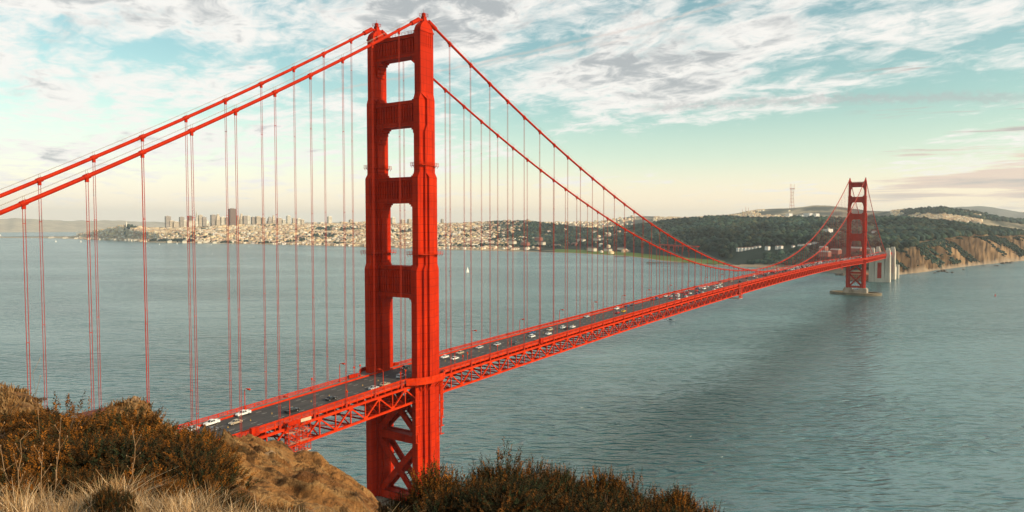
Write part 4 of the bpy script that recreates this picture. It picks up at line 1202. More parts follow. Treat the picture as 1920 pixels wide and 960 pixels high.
for u, v, s, h, lb in ROCKS:
    p = on_z(u, v, 0); b = MB()
    for k in range(5): boulder(b, (rr.uniform(-s*.6, s*.6), rr.uniform(-s*.6, s*.6), -0.3), (s*rr.uniform(.4, .75), s*rr.uniform(.4, .75), h*rr.uniform(.7, 1.3)), rr)
    tag(b.build('sea_rock', M['rock_dark'], loc=(p[0], p[1], 0)), lb, 'rock', 'rocks below the sea cliff')
# ------------------------------------------------------------------ the town
def ground_z(u, d):
    x, y, z, _, _ = far_ground(np.array([float(u)]), np.array([float(d)]))
    return float(x[0]), float(y[0]), float(z[0])
FACE = YAW                                    # most streets run square to the bay front
def window_rows(b, g, w, dp, z0, z1, n):
    """thin dark bands of windows standing a little proud of the walls"""
    for k in range(n):
        za = z0+(z1-z0)*(k+.35)/n; zb = z0+(z1-z0)*(k+.72)/n
        g.box(-w-.25, w+.25, -dp*.9, dp*.9, za, zb); g.box(-w*.9, w*.9, -dp-.25, dp+.25, za, zb)
def tower_block(u, d, vtop, wpx, style, mkey, label, group='towers of the downtown skyline'):
    x, y, z = ground_z(u, d); z -= 4
    top = z_at(u, vtop, d); H = max(20.0, top-z)
    w = max(8.0, wpx/2/FPX*d*1.0)*0.80; dp = w*0.75
    o = empty('office_tower' if style != 'flat' else 'apartment_block', (x, y, z), -YAW*0+math.radians(-9))
    b = MB(); g = MB(); c = MB()
    if style == 'pyramid':
        b.frus(0, 0, 0, H*.86, w, w, w*.12, w*.12); b.frus(0, 0, H*.86, H, w*.12, w*.12, .4, .4)
        for s in (-1, 1): c.frus(0, s*w*.42, H*.45, H*.80, w*.10, w*.16, w*.08, w*.10)
        for k in range(10):
            f = (k+.4)/12; ww = w*(1-f*.88/.86*.86)+.3; g.box(-ww, ww, -ww, ww, H*.86*f, H*.86*(f+.025))
    elif style == 'dark':
        b.box(-w, w, -dp, dp, 0, H); b.box(-w*1.06, -w*.4, -dp*.9, dp*.9, 0, H*.93); b.box(w*.3, w*1.08, -dp*.8, dp*.8, 0, H*.96)
        for k in range(9):
            xx = -w+2*w*(k+.5)/9; g.box(xx-.6, xx+.6, -dp-.4, dp+.4, 6, H-6)
        c.box(-w*.5, w*.5, -dp*.5, dp*.5, H, H+4)
    elif style == 'step':
        b.box(-w, w, -dp, dp, 0, H*.62); b.box(-w*.74, w*.74, -dp*.74, dp*.74, H*.62, H*.86); b.box(-w*.45, w*.45, -dp*.45, dp*.45, H*.86, H)
        window_rows(b, g, w, dp, 4, H*.60, 9); c.frus(0, 0, H, H+6, w*.2, w*.2, .4, .4)
    else:
        b.box(-w, w, -dp, dp, 0, H)
        window_rows(b, g, w, dp, 4, H-2, max(5, int(H/11))); c.box(-w*.4, w*.45, -dp*.4, dp*.35, H, H+3.5)
    b.build('walls', M[mkey], o); g.build('windows', M['office_glass'], o); c.build('roof_plant', M[mkey], o)
    tag(o, label, 'building', group)
T_ = [(315, 405.5, 9, 'flat', 'grey_office', 'squarish grey tower at the left end of the downtown skyline'),
      (322, 414, 8, 'flat', 'tan_office', 'low brown block beside the left end tower of the skyline'),
      (330, 416, 11, 'flat', 'tan_office', 'wide low tan block near the left end of the skyline'),
      (341, 407, 8, 'flat', 'grey_office', 'grey tower left of the double suspender in the skyline'),
      (347, 413, 7, 'flat', 'white_office', 'pale tower directly behind the double suspender'),
      (357, 405, 8, 'flat', 'dark_office', 'dark topped tower behind the second suspender of the pair'),
      (359, 414, 13, 'flat', 'white_office', 'broad white block below the dark topped tower'),
      (369, 392, 7, 'pyramid', 'white_office', 'slender white pyramid tower of the skyline'),
      (376, 403.5, 7, 'flat', 'tan_office', 'tan tower just right of the white pyramid'),
      (383, 407, 7, 'flat', 'grey_office', 'grey tower second right of the white pyramid'),
      (389, 413, 6, 'step', 'white_office', 'short pale tower third right of the white pyramid'),
      (400, 403, 9, 'flat', 'grey_office', 'broad grey tower midway between the pyramid and the dark giant'),
      (409, 402, 9, 'step', 'tan_office', 'stepped tan tower left of the dark giant'),
      (418, 407, 8, 'flat', 'white_office', 'golden tower two left of the dark giant'),
      (426, 408, 8, 'flat', 'grey_office', 'grey tower next to the dark giant'),
      (436, 391.5, 13, 'dark', 'dark_office', 'dark massive tower, tallest block of the skyline'),
      (437, 408, 10, 'flat', 'white_office', 'white slab at the foot of the dark giant tower'),
      (447, 404, 6, 'step', 'tan_office', 'stepped tower close right of the dark giant'),
      (453, 401, 7, 'step', 'tan_office', 'pointed stepped tower second right of the dark giant'),
      (460, 405, 9, 'flat', 'grey_office', 'tan grey tower third right of the dark giant'),
      (466, 405, 6, 'flat', 'white_office', 'thin pale tower fourth right of the dark giant'),
      (475, 407, 7, 'flat', 'grey_office', 'grey slab left of the middle suspender of the skyline'),
      (484, 406, 9, 'flat', 'tan_office', 'tan slab just left of the middle suspender of the skyline'),
      (494, 408, 7, 'flat', 'tan_office', 'tan block just right of the middle suspender of the skyline'),
      (506, 407, 10, 'step', 'grey_office', 'stepped grey hotel block before the second middle suspender'),
      (513, 404, 6, 'step', 'tan_office', 'pointed hotel tower at the second middle suspender'),
      (524, 409, 9, 'flat', 'tan_office', 'short tan tower right of the second middle suspender'),
      (532, 412, 6, 'flat', 'white_office', 'short white block on the ridge right of the middle'),
      (541, 404.5, 7, 'flat', 'white_office', 'tall white slab standing alone on the ridge'),
      (551, 409, 6, 'flat', 'tan_office', 'tan tower right of the lone white slab'),
      (560, 410, 8, 'flat', 'white_office', 'pale block second right of the lone white slab'),
      (567, 412, 6, 'flat', 'tan_office', 'short tan block at the right end of the ridge towers'),
      (618, 406, 8, 'flat', 'white_office', 'tall white slab alone on the ridge near the red tower'),
      (590, 417, 8, 'flat', 'tan_office', 'low tan block on the ridge between the white slabs'),
      (603, 417, 9, 'flat', 'white_office', 'low white block left of the slab near the red tower'),
      (642, 416, 9, 'flat', 'tan_office', 'tan block behind the suspenders left of the red tower'),
      (658, 412, 7, 'flat', 'tan_office', 'tan tower behind the suspenders left of the red tower, taller one'),
      (737, 408, 8, 'flat', 'white_office', 'white tower in the second gap of the near tower, left one'),
      (755, 412, 8, 'flat', 'tan_office', 'golden block in the gap of the near tower, middle one'),
      (768, 411, 8, 'flat', 'tan_office', 'golden block in the gap of the near tower, right one'),
      (829, 411, 5, 'flat', 'grey_office', 'thin grey tower on the hill just right of the near tower')]
for u, vt, w, st, mk, lb in T_:
    tower_block(u, 6900 if u < 560 else (6500 if u < 700 else 6000), vt, w*1.12, st, mk, lb)
# lookout tower on the wooded hill at the left
x, y, z = ground_z(237, 6880); o = empty('lookout_tower', (x, y, z-3))
b = MB(); b.lathe((0, 0, 0), [(9, 0), (7.5, 8), (6, 9), (5.4, 50), (6, 52), (6, 58), (4.5, 60), (1, 66)], 14); b.build('shaft', M['white_office'], o)
tag(o, 'small pale round lookout tower on top of the wooded hill', 'tower')

# houses: the nearest few hundred are things, the rest of the town is a mass
HC = np.array([(.84, .76, .62), (.82, .70, .50), (.78, .60, .38), (.84, .79, .68), (.68, .52, .38), (.58, .42, .30), (.78, .74, .66), (.50, .36, .27), (.86, .70, .44)])
def house_arrays(x, y, z, hw, hd, hh, rz, col, roof):
    c, s = np.cos(rz), np.sin(rz)
    base = np.array([(-1, -1, 0), (1, -1, 0), (1, 1, 0), (-1, 1, 0), (-1, -1, 1), (1, -1, 1), (1, 1, 1), (-1, 1, 1), (-1, -1, 1), (1, -1, 1), (1, 1, 1), (-1, 1, 1), (-1, 0, 1.28), (1, 0, 1.28)], float)
    n = len(x)
    lx = base[:, 0][None]*hw[:, None]; ly = base[:, 1][None]*hd[:, None]; lz = base[:, 2][None]*hh[:, None]
    lz[:, 12:] = hh[:, None]+roof[:, None]*hd[:, None]*0.7
    V = np.stack([x[:, None]+lx*c[:, None]-ly*s[:, None], y[:, None]+lx*s[:, None]+ly*c[:, None], z[:, None]+lz-2.0], -1).reshape(-1, 3)
    f = np.array([(0, 1, 5, 4), (1, 2, 6, 5), (2, 3, 7, 6), (3, 0, 4, 7), (8, 9, 13, 12), (10, 11, 12, 13), (9, 10, 13, 13), (11, 8, 12, 12)])
    f[6] = (9, 10, 13, 13); f[7] = (11, 8, 12, 12)
    F = (f[None]+14*np.arange(n)[:, None, None]).reshape(-1, 4)
    C = np.repeat(col[:, None, :], 14, 1); C[:, 8:] = C[:, 8:]*np.array((.88, .78, .66))
    return V, F, C.reshape(-1, 3)
def tri_fix(F):
    """quads with a doubled corner become triangles"""
    t = F[:, 2] == F[:, 3]
    q = F[~t]; T3 = np.concatenate([q[:, [0, 1, 2]], q[:, [0, 2, 3]], F[t][:, :3]])
    return T3
def sample_town(n, seed):
    g = np.random.default_rng(seed); out = []
    U = np.where(g.random(n*4) < .20, g.uniform(150, 310, n*4), g.uniform(168, 1190, n*4)); f = g.uniform(0, 1, n*4)
    z_, Dk, _ = section(U, np.zeros_like(U), US, FD, FZ)
    d = np.where(g.random(len(U)) < .86, Dk[:, 2]*0+Dk[:, 1]+70+(Dk[:, 4]+150-Dk[:, 1]-70)*f, Dk[:, 5]+(Dk[:, 6]-Dk[:, 5])*f)
    x, y, z, DK, j = far_ground(U, d)
    wood = np.clip((U-860-60*vnoise(d/300, U/60, 4))/110, 0, 1)*np.where(d < DK[:, 5], 1, 0)
    park = fbm(x/330, y/330, 3, 44)
    keep = (z > 1.5) & (g.random(len(U)) > wood*0.965) & (park > -0.34) & ~((np.abs(U-246) < 12) & (d > 6780)) & ~((U > 272) & (U < 366) & (d < DK[:, 2]-30) & (d > DK[:, 1]+20))
    idx = np.nonzero(keep)[0][:n]
    return U[idx], d[idx], x[idx], y[idx], z[idx], g
U, D_, x, y, z, g = sample_town(15000, 5)
hw = g.uniform(6, 12, len(U)); hd = g.uniform(5, 10, len(U)); hh = g.uniform(8, 15, len(U)); big = g.random(len(U)) < .10
hw[big] *= 2.0; hh[big] *= 1.35; low = z < 12; hw[low & big] *= 1.7; hh[low] *= 0.75
rz = np.where(g.random(len(U)) < .8, math.radians(-9), g.uniform(0, 3.14, len(U))); col = HC[g.integers(0, len(HC), len(U))]*g.uniform(.8, 1.05, (len(U), 1)); roof = np.where(g.random(len(U)) < .55, 1.0, 0.02)
order = np.argsort(D_/(hw*hh)**0.5); near = order[:230]; rest = order[230:]
V, F, C = house_arrays(x[rest], y[rest], z[rest], hw[rest], hd[rest], hh[rest], rz[rest], col[rest], roof[rest])
tag(link('town_houses', np_mesh('town_houses', V, tri_fix(F), M['house'], C)), 'dense pale houses covering the city slopes across the bay', 'houses', kind='stuff')
HB = {}
HM_ = [(mat('cream_wall', (.74, .66, .52), .8, .3, .05), 'cream'), (mat('white_wall', (.78, .74, .68), .8, .3, .05), 'white'), (mat('ochre_wall', (.62, .46, .30), .8, .3, .05), 'ochre'), (mat('brown_wall', (.42, .28, .20), .8, .3, .05), 'brown')]
M['roof'] = mat('dull_roof', (.24, .15, .11), .85, .4, .1); M['flat_roof'] = mat('pale_flat_roof', (.42, .38, .33), .85, .4, .1)
def unit_house(k, gable):
    b = MB(); b.box(-1, 1, -1, 1, 0, 1, 0)
    if gable: b.loft([[(xx, -1.08, .97), (xx, 1.08, .97), (xx, 0, 1.45)] for xx in (-1.06, 1.06)], True, 1)
    else: b.box(-1.03, 1.03, -1.03, 1.03, 1.0, 1.05, 1); b.box(-.3, .3, -.3, .3, 1.05, 1.25, 1)
    for s in (-1, 1):
        for q in range(3): b.box(-.8+.6*q, -.45+.6*q, min(s*1.0, s*1.012), max(s*1.0, s*1.012), .25, .45, 2); b.box(-.8+.6*q, -.45+.6*q, min(s*1.0, s*1.012), max(s*1.0, s*1.012), .62, .82, 2)
    return b.mesh('house', [HM_[k][0], M['roof'] if gable else M['flat_roof'], M['office_glass']])
for i in near:
    k = int(i) % 4; gb = bool(roof[i] > .5)
    if (k, gb) not in HB: HB[(k, gb)] = unit_house(k, gb)
    o = link('house', HB[(k, gb)], loc=(x[i], y[i], z[i]-1.5)); o.scale = (hw[i], hd[i], hh[i]*(.8 if gb else 1)); o.rotation_euler = (0, 0, rz[i])
    where = 'left of the near tower' if U[i] < 690 else ('behind the near tower' if U[i] < 825 else 'right of the near tower')
    tag(o, f'{HM_[k][1]} {"gabled" if gb else "flat roofed"} building near the city waterfront {where}', 'house', 'buildings near the city waterfront')

# named groups of buildings seen in the woods and on the hills
def block(u, v, d, wpx, hm_, dp, key, label, name='house', roofk='roof', cat='house', rot=0.0, gable=True, group='pale buildings among the woods'):
    x_, y_, z_ = ground_z(u, d); z_ = max(z_-1.5, z_at(u, v, d)) if v else z_-1.5
    w = wpx/FPX*d/2
    o = empty(name, (x_, y_, z_), rot-YAW*0-0.59+math.pi/2)
    b = MB(); b.box(-w, w, -dp, dp, -6, hm_); b.build('wall', key, o)
    b = MB()
    if gable: b.loft([[(xx, -dp*1.08, hm_), (xx, dp*1.08, hm_), (xx, 0, hm_+dp*.6)] for xx in (-w*1.03, w*1.03)])
    else: b.box(-w-.3, w+.3, -dp-.3, dp+.3, hm_, hm_+.6); b.box(-w*.3, w*.2, -dp*.4, dp*.4, hm_+.6, hm_+3)
    b.build('roof', M[roofk], o)
    b = MB(); n_ = max(3, int(w/2.5))
    for q in range(n_):
        xx = -w+2*w*(q+.5)/n_
        for r_ in range(max(1, int(hm_/4.5))):
            zz = 1.5+4.2*r_
            for s in (-1, 1): b.box(xx-.6, xx+.6, min(s*dp, s*(dp+.08)), max(s*dp, s*(dp+.08)), zz, zz+1.7)
    b.build('windows', M['office_glass'], o)
    tag(o, label, cat, group)
WH, CR, RD = HM_[1][0], HM_[0][0], mat('red_brick_wall', (.36, .13, .09), .85, .4, .1)
for k in range(7):
    block(1385+6.6*k, 468.5-.3*k, 2700, 5.4, 6.5, 5, WH, f'white gabled house, {["first", "second", "third", "fourth", "fifth", "sixth", "seventh"][k]} in the row among the dark trees left of the far tower', group='row of white houses')
for u, v, w, h, lb in ((1440, 466, 8, 7, 'white house alone right of the row of white houses'), (1458, 465, 5, 6, 'small white house right of the lone white house'), (1465, 464.5, 6, 6, 'white house third right of the white row'), (1488, 464.5, 4, 6, 'tiny white house between the white row and the far tower'), (1503, 468.5, 12, 6, 'long low pale building beside the bridge approach'), (1518, 468, 9, 6, 'low pale shed right of the long low building'), (1530, 469, 10, 6, 'low pink roofed shed near the toll plaza')):
    block(u, v, 2650, w, h, 5, WH, lb)
block(1553, 448, 3000, 11, 19, 12, WH, 'bulky white building on the wooded hill left of the far tower', gable=False, roofk='flat_roof', cat='building', name='large_building')
for u, w, lb in ((1573, 7, 'white house left of the pair beside the far tower'), (1579, 6, 'white house right of the pair beside the far tower'), (1584, 5, 'small white house touching the far tower leg')):
    block(u, 446.5, 3000, w, 9, 7, WH, lb)
block(1641, 442, 3000, 8, 9, 7, WH, 'white house just right of the far tower on the wooded hill')
for u, v, w, d, lb in ((1548, 477, 20, 2300, 'long pinkish building by the toll plaza left of the far tower'), (1568, 473, 18, 2350, 'pinkish building with pale roof left of the far tower'), (1606, 470, 24, 2350, 'pinkish building seen through the far tower legs'), (1632, 472, 14, 2300, 'pink building right of the far tower by the roadway'), (1545, 468, 14, 2450, 'pale pink building above the toll plaza')):
    block(u, v, d, w, 7, 7, RD, lb, roofk='flat_roof')
for u, v, w, h, lb in ((1479, 404.5, 9, 18, 'small rounded white block left of the hospital on the hill'), (1502, 409, 12, 26, 'grey white hospital block on the hill, left one'), (1515, 407.5, 14, 32, 'white hospital block on the hill, middle one'), (1528, 407.5, 12, 30, 'white hospital block on the hill, right one'), (1544, 409, 18, 12, 'long low white building right of the hospital')):
    block(u, v, 6300, w, h, 18, WH, lb, gable=False, roofk='flat_roof', cat='building', name='hospital_block', group='white hospital buildings on the hill')
for k, u in enumerate((1868, 1886, 1900, 1916)):
    block(u, 436, 4300, 11+3*(k % 2), 14, 9, CR, f'pale apartment house, {["first", "second", "third", "fourth"][k]} from the left behind the wooded headland', gable=False, roofk='flat_roof', cat='building', name='apartment_house')
for u, v, w, lb in ((1110, 468.5, 26, 'long pale hangar by the green field, left one'), (1140, 470, 20, 'pale hangar by the green field, second from left'), (1166, 471, 22, 'pale hangar by the green field, third from left'), (1196, 472, 16, 'pale hangar by the green field, right one')):
    block(u, v, 3500, w, 8, 9, CR, lb, name='hangar', cat='hangar', group='hangars by the green field')
for k, (u, v, w) in enumerate(((1072, 459, 44), (1040, 462, 40), (1015, 457, 26), (985, 458, 30), (1090, 452, 24), (1120, 455, 22), (1010, 449, 24), (960, 455, 30))):
    block(u, v, 3900, w, 9, 9, CR if k % 3 else RD, ['long flat shed left of the green field', 'low shed before the trees left of the green field', 'red barrack above the shed left of the green field', 'long pale barrack under the wooded hill', 'pale barrack left of the hangars', 'tan barrack above the hangars', 'red barrack among trees below the brown hill', 'pale barrack nearest the city houses'][k], name='barrack', cat='barrack', group='barracks near the green field')
for u, w, h, lb in ((318, 26, 9, 'long pale wharf shed under the wooded point, left one'), (346, 24, 9, 'long pale wharf shed under the wooded point, middle one'), (374, 28, 9, 'long pale wharf shed under the wooded point, right one'), (402, 20, 8, 'low pale wharf shed right of the wooded point'), (96, 22, 9, 'golden wharf shed on the low spit, left end'), (122, 18, 9, 'golden wharf shed on the low spit, second from left'), (144, 20, 10, 'golden wharf shed on the low spit, middle one'), (168, 18, 10, 'golden wharf shed on the low spit, fourth from left'), (190, 20, 11, 'golden wharf shed where the low spit joins the city'), (218, 20, 11, 'pale wharf shed below the lookout hill'), (246, 20, 10, 'pale wharf shed right below the lookout hill'), (272, 16, 10, 'pale wharf shed left of the wooded point')):
    sv = np.interp(u, US, SHORE_V); q = on_z(u, sv, 0); dq = math.hypot(q[0]-CX, q[1]-CY)+45
    block(u, None, dq, w, h+3, 14, CR, lb, gable=True, roofk='flat_roof', cat='shed', name='wharf_shed', group='wharf sheds along the city shore')
# red viaduct behind the hangars
d = 3150; x0, y0, _ = ground_z(1238, d); x1, y1, _ = ground_z(1310, d-250); z0 = z_at(1240, 458.5, d)
o = empty('viaduct', (0, 0, 0)); b = MB(); b.beam((x0, y0, z0), (x1, y1, z0), 14, 2.5); b.beam((x0, y0, z0-4), (x1, y1, z0-4), 9, 1.2); b.build('deck', M['orange'], o)
b = MB()
for k in range(9):
    f = k/8; b.beam((x0+(x1-x0)*f, y0+(y1-y0)*f, 2), (x0+(x1-x0)*f, y0+(y1-y0)*f, z0), 2.5, 6, up=(1, 0, 0))
b.build('piers', M['orange'], o); tag(o, 'low red viaduct crossing behind the hangars at the wood edge', 'viaduct')
# brick fort under the arch
o = empty('brick_fort', (1690, 42, 0)); b = MB(); b.box(-32, 32, -24, 24, -2, 14); b.box(-28, 28, -20, 20, 14, 15.2); b.build('wall', M['brick'], o)
b = MB()
for k in range(9):
    for r_ in range(3): b.box(-32.1, -31.95, -20+4.6*k, -18.2+4.6*k, 2.5+4*r_, 4.6+4*r_); b.box(-29+6.6*k, -27.2+6.6*k, -24.1, -23.95, 2.5+4*r_, 4.6+4*r_)
b.build('gun_port', M['glass'], o); b = MB(); b.tube([(-20, 0, 15), (-20, 0, 27)], 1.3, 10); b.lathe((-20, 0, 27), [(2, 0), (2, 2.5), (.3, 4)], 10); b.build('lighthouse', M['white_office'], o)
tag(o, 'orange brick fort under the arch behind the far tower', 'fort')
# pronged antenna mast on the ridge
dS = 7450; xs, ys, zs = ground_z(1484, dS); zb = z_at(1484, 384.5, dS); ztop = z_at(1484, 344, dS)
o = empty('antenna_tower', (xs, ys, zs-3)); H = ztop-zs+3; zb -= zs-3
b = MB()
def leg3(k, z):
    f = z/H; rad = 25-12*min(1, f/0.52) if f < .52 else 13+7*min(1, (f-.52)/.26); a = 2*math.pi*k/3+.35
    return Vector((rad*math.cos(a), rad*math.sin(a), z))
lv = [0, .13, .26, .39, .52, .65, .78]
for k in range(3):
    for a_, c_ in zip(lv[:-1], lv[1:]):
        b.beam(leg3(k, a_*H), leg3(k, c_*H), 2.4, 2.4)
        b.beam(leg3(k, a_*H), leg3((k+1) % 3, c_*H), 0.35, 0.35); b.beam(leg3((k+1) % 3, a_*H), leg3(k, c_*H), 0.35, 0.35)
    for l_ in lv[1:]: b.beam(leg3(k, l_*H), leg3((k+1) % 3, l_*H), 1.6, 3.0)
b.build('lattice', M['antenna'], o)
b = MB()
for k in range(3): p = leg3(k, .78*H); b.tube([p, p+Vector((0, 0, H*.16)), p+Vector((0, 0, H*(.22 if k == 1 else .2)))], [1.7, 1.4, .6], 6)
b.build('mast_prong', M['antenna'], o)
b = MB(); P = [leg3(k, .78*H)*1.0 for k in range(3)]
b.loft([[Vector((q.x*1.35, q.y*1.35, q.z)) for q in P], [Vector((q.x*1.35, q.y*1.35, q.z+5)) for q in P]]); b.build('platform', M['antenna'], o)
tag(o, 'tall three pronged lattice antenna tower on the hazy ridge', 'antenna tower')
for u in (1392, 1398, 1403):
    x_, y_, z_ = ground_z(u, 7400); b = MB(); hh_ = 55 if u == 1398 else 40; b.tube([(0, 0, 0), (0, 0, hh_)], [2.0, .7], 6); b.box(-4, 4, -1, 1, hh_*.6, hh_*.64); b.box(-3, 3, -1, 1, hh_*.8, hh_*.84)
    tag(b.build('radio_mast', M['antenna'], loc=(x_, y_, z_-2)), {1392: 'thin radio mast on the hazy hill, left of three', 1398: 'thin radio mast on the hazy hill, tallest of three', 1403: 'thin radio mast on the hazy hill, right of three'}[u], 'mast')
# hazy rows of houses on the far right hill and the twin hills
def hill_houses(n, seed, u0, u1, lo, hi, nm, lb):
    g2 = np.random.default_rng(seed); U2 = g2.uniform(u0, u1, n*3); z_, Dk, _ = section(U2, np.zeros_like(U2), US, FD, FZ)
    f = g2.uniform(lo, hi, len(U2)); dd = Dk[:, 5]+(Dk[:, 6]-Dk[:, 5])*f
    # terraces
    q = 1/9.; ff = np.round(f/q)*q+g2.uniform(-.02, .02, len(U2)); dd = np.where(g2.random(len(U2)) < .6, Dk[:, 5]+(Dk[:, 6]-Dk[:, 5])*ff, dd)
    x2, y2, z2, _, _ = far_ground(U2, dd); k = (fbm(x2/240, y2/240, 3, 12) > -.12) & (z2 > 5); idx = np.nonzero(k)[0][:n]; m_ = len(idx)
    Vv, Ff, Cc = house_arrays(x2[idx], y2[idx], z2[idx], g2.uniform(6, 12, m_), g2.uniform(5, 8, m_), g2.uniform(7, 11, m_), g2.uniform(-.3, .3, m_), HC[g2.integers(0, len(HC), m_)], np.ones(m_))
    tag(link(nm, np_mesh(nm, Vv, tri_fix(Ff), M['house'], Cc)), lb, 'houses', kind='stuff')
hill_houses(1500, 61, 1670, 1840, .35, 1.0, 'hill_houses', 'terraces of pale houses on the hill right of the far tower')
hill_houses(1600, 62, 1225, 1480, .2, .92, 'slope_houses', 'pale houses on the slopes below the hazy twin hills')

# ------------------------------------------------------------------ woods
def ico():
    import bmesh
    bm = bmesh.new(); bmesh.ops.create_icosphere(bm, subdivisions=1, radius=1.0)
    v = np.array([q.co[:] for q in bm.verts]); f = np.array([[q.index for q in fc.verts] for fc in bm.faces]); bm.free()
    return v, f
IV, IF = ico()
keepf = (IV[IF].mean(1)[:, 2] > -.35); IF = IF[keepf]
def crowns(x, y, z, rx, rz_, col, g2, jit=.28):
    n = len(x); k = len(IV)
    J = 1+g2.uniform(-jit, jit, (n, k))
    V = np.empty((n, k, 3)); V[:, :, 0] = x[:, None]+IV[None, :, 0]*rx[:, None]*J; V[:, :, 1] = y[:, None]+IV[None, :, 1]*rx[:, None]*J; V[:, :, 2] = z[:, None]+IV[None, :, 2]*rz_[:, None]*J
    F = (IF[None]+k*np.arange(n)[:, None, None]).reshape(-1, 3)
    C = np.repeat(col[:, None, :], k, 1)*g2.uniform(.8, 1.2, (n, k, 1))
    return V.reshape(-1, 3), F, C.reshape(-1, 3)
FC = np.array([(.022, .042, .034), (.030, .048, .034), (.018, .036, .034), (.046, .050, .028), (.026, .046, .030)])
def wood(name, n, seed, u0, u1, j0, f0, j1, f1, lb, size=(7, 13), mask=None):
    g2 = np.random.default_rng(seed); U2 = g2.uniform(u0, u1, n*4); z_, Dk, _ = section(U2, np.zeros_like(U2), US, FD, FZ)
    a = Dk[:, j0]+(Dk[:, min(j0+1, 8)]-Dk[:, j0])*f0; b_ = Dk[:, j1]+(Dk[:, min(j1+1, 8)]-Dk[:, j1])*f1
    dd = a+(b_-a)*g2.random(len(U2)); x2, y2, z2, DK, j = far_ground(U2, dd)
    k = z2 > 2.5
    if mask is not None: k &= mask(U2, dd, x2, y2, z2, DK)
    idx = np.nonzero(k)[0][:n]; m_ = len(idx); rx = g2.uniform(size[0], size[1], m_)
    tone = fbm(x2[idx]/160, y2[idx]/160, 3, 71)
    V, F, C = crowns(x2[idx], y2[idx], z2[idx]+rx*.55, rx, rx*g2.uniform(.75, 1.15, m_), FC[g2.integers(0, len(FC), m_)]*np.clip(1+1.3*tone[:, None]+.35*g2.normal(size=(m_, 1)), .4, 2.4), g2)
    tag(link(name, np_mesh(name, V, F, M['foliage_far'], C)), lb, 'wood', kind='stuff')
wood('headland_forest', 16000, 81, 1030, 1990, 2, 0.0, 4, .25, 'dense dark wooded hills behind the far end of the bridge', size=(5, 15), mask=lambda U2, d2, x2, y2, z2, DK: (d2 > DK[:, 2]+np.where(U2 > 1690, 15+120*np.clip(vnoise(U2/24, d2*0, 5), 0, 1), 60)) & ~((U2 > 1374) & (U2 < 1436) & (d2 > 2460) & (d2 < 2740)) & ~((U2 > 1436) & (U2 < 1540) & (d2 > 2540) & (d2 < 2690)) & ~((U2 > 1540) & (U2 < 1650) & (d2 > 2820) & (d2 < 3040)) & ~((U2 > 1500) & (U2 < 1650) & (d2 < 2500)) & (fbm(x2/140, y2/140, 3, 52) > -.42+np.where(U2 < 1180, .25, 0)) & ~((d2 < DK[:, 3]-80) & (U2 < 1350) & (d2 < DK[:, 2]+160)))
wood('park_trees', 2600, 82, 850, 1060, 2, 0.1, 4, .2, 'dark trees of the park among the city houses', size=(7, 12), mask=lambda U2, d2, x2, y2, z2, DK: (np.clip((U2-840-60*vnoise(d2/300, U2/60, 4))/100, 0, 1) > .35))
wood('shore_thicket', 2600, 83, 1376, 1665, 1, .35, 2, 1.0, 'dark thicket on the slope behind the far tower', size=(4, 8), mask=lambda U2, d2, x2, y2, z2, DK: (z2 > 9) & (fbm(x2/90, y2/90, 3, 53) > -.3) & ~((U2 > 1374) & (U2 < 1436) & (d2 > 2460)) & ~((U2 > 1436) & (U2 < 1650) & (d2 > 2540)) & ~((U2 > 1535) & (d2 > 2230)))
wood('hilltop_trees', 900, 84, 1690, 1920, 5, .75, 6, .15, 'hazy dark trees crowning the house covered hill', size=(9, 16), mask=lambda U2, d2, x2, y2, z2, DK: (d2 > DK[:, 6]-260) | (U2 > 1825))
wood('point_trees', 260, 85, 282, 362, 1, .6, 2, -0.30, 'olive trees on the wooded point before the city', size=(7, 12), mask=lambda U2, d2, x2, y2, z2, DK: fbm(x2/120, y2/120, 3, 31) > -.2)
wood('lookout_trees', 40, 86, 232, 262, 3, -.25, 4, 0.03, 'trees round the lookout tower hill', size=(9, 14), mask=lambda U2, d2, x2, y2, z2, DK: np.abs(d2-6880) < 80)
wood('town_trees', 1500, 87, 190, 900, 1, .2, 4, .02, 'scattered dark street trees between the city houses', size=(6, 12), mask=lambda U2, d2, x2, y2, z2, DK: (fbm(x2/330, y2/330, 3, 44) < -.12) & (U2 > 300))
wood('cliff_scrub', 3200, 88, 1676, 1990, 1, .15, 2, .12, 'dark scrub patches on the face and lip of the sea cliff', size=(1.6, 4.6), mask=lambda U2, d2, x2, y2, z2, DK: fbm(x2/55, y2/80, 3, 91)+.12*fbm(x2/12, y2/12, 2, 92) > .22-.42*np.clip((d2-DK[:, 1])/np.maximum(DK[:, 2]-DK[:, 1], 1)-.55, -.2, .6))
# single trees at the wood edge
def lone_tree_mesh(seed, kind):
    g2 = np.random.default_rng(seed); n = 16
    ph = g2.uniform(0, 6.28, n); rr_ = g2.uniform(0, .75, n)**.7
    if kind == 'cypress': zz = g2.uniform(.3, 1.0, n); rad = rr_*.33*(1.25-zz); sz = .14+.12*(1-zz)
    else: zz = g2.uniform(.5, .98, n); rad = rr_*.42; sz = g2.uniform(.12, .22, n)
    V, F, C = crowns(rad*np.cos(ph), rad*np.sin(ph), zz, sz, sz*.8, FC[g2.integers(0, len(FC), n)], g2)
    tr = MB(); tr.tube([(0, 0, -.05), (.01, 0, .35), (.03, .01, .8)], [.035, .025, .01], 6)
    for a_ in range(4): tr.tube([(0, 0, .35+.1*a_), (.2*math.cos(a_*1.7), .2*math.sin(a_*1.7), .6+.08*a_)], [.016, .006], 5)
    return np_mesh('crown_shape', V, F, M['foliage_far'], C), tr.mesh('trunk_shape', M['bark'])
LT = {k: lone_tree_mesh(i+3, k) for i, k in enumerate(('cypress', 'spreading'))}
rt_ = random.Random(17)
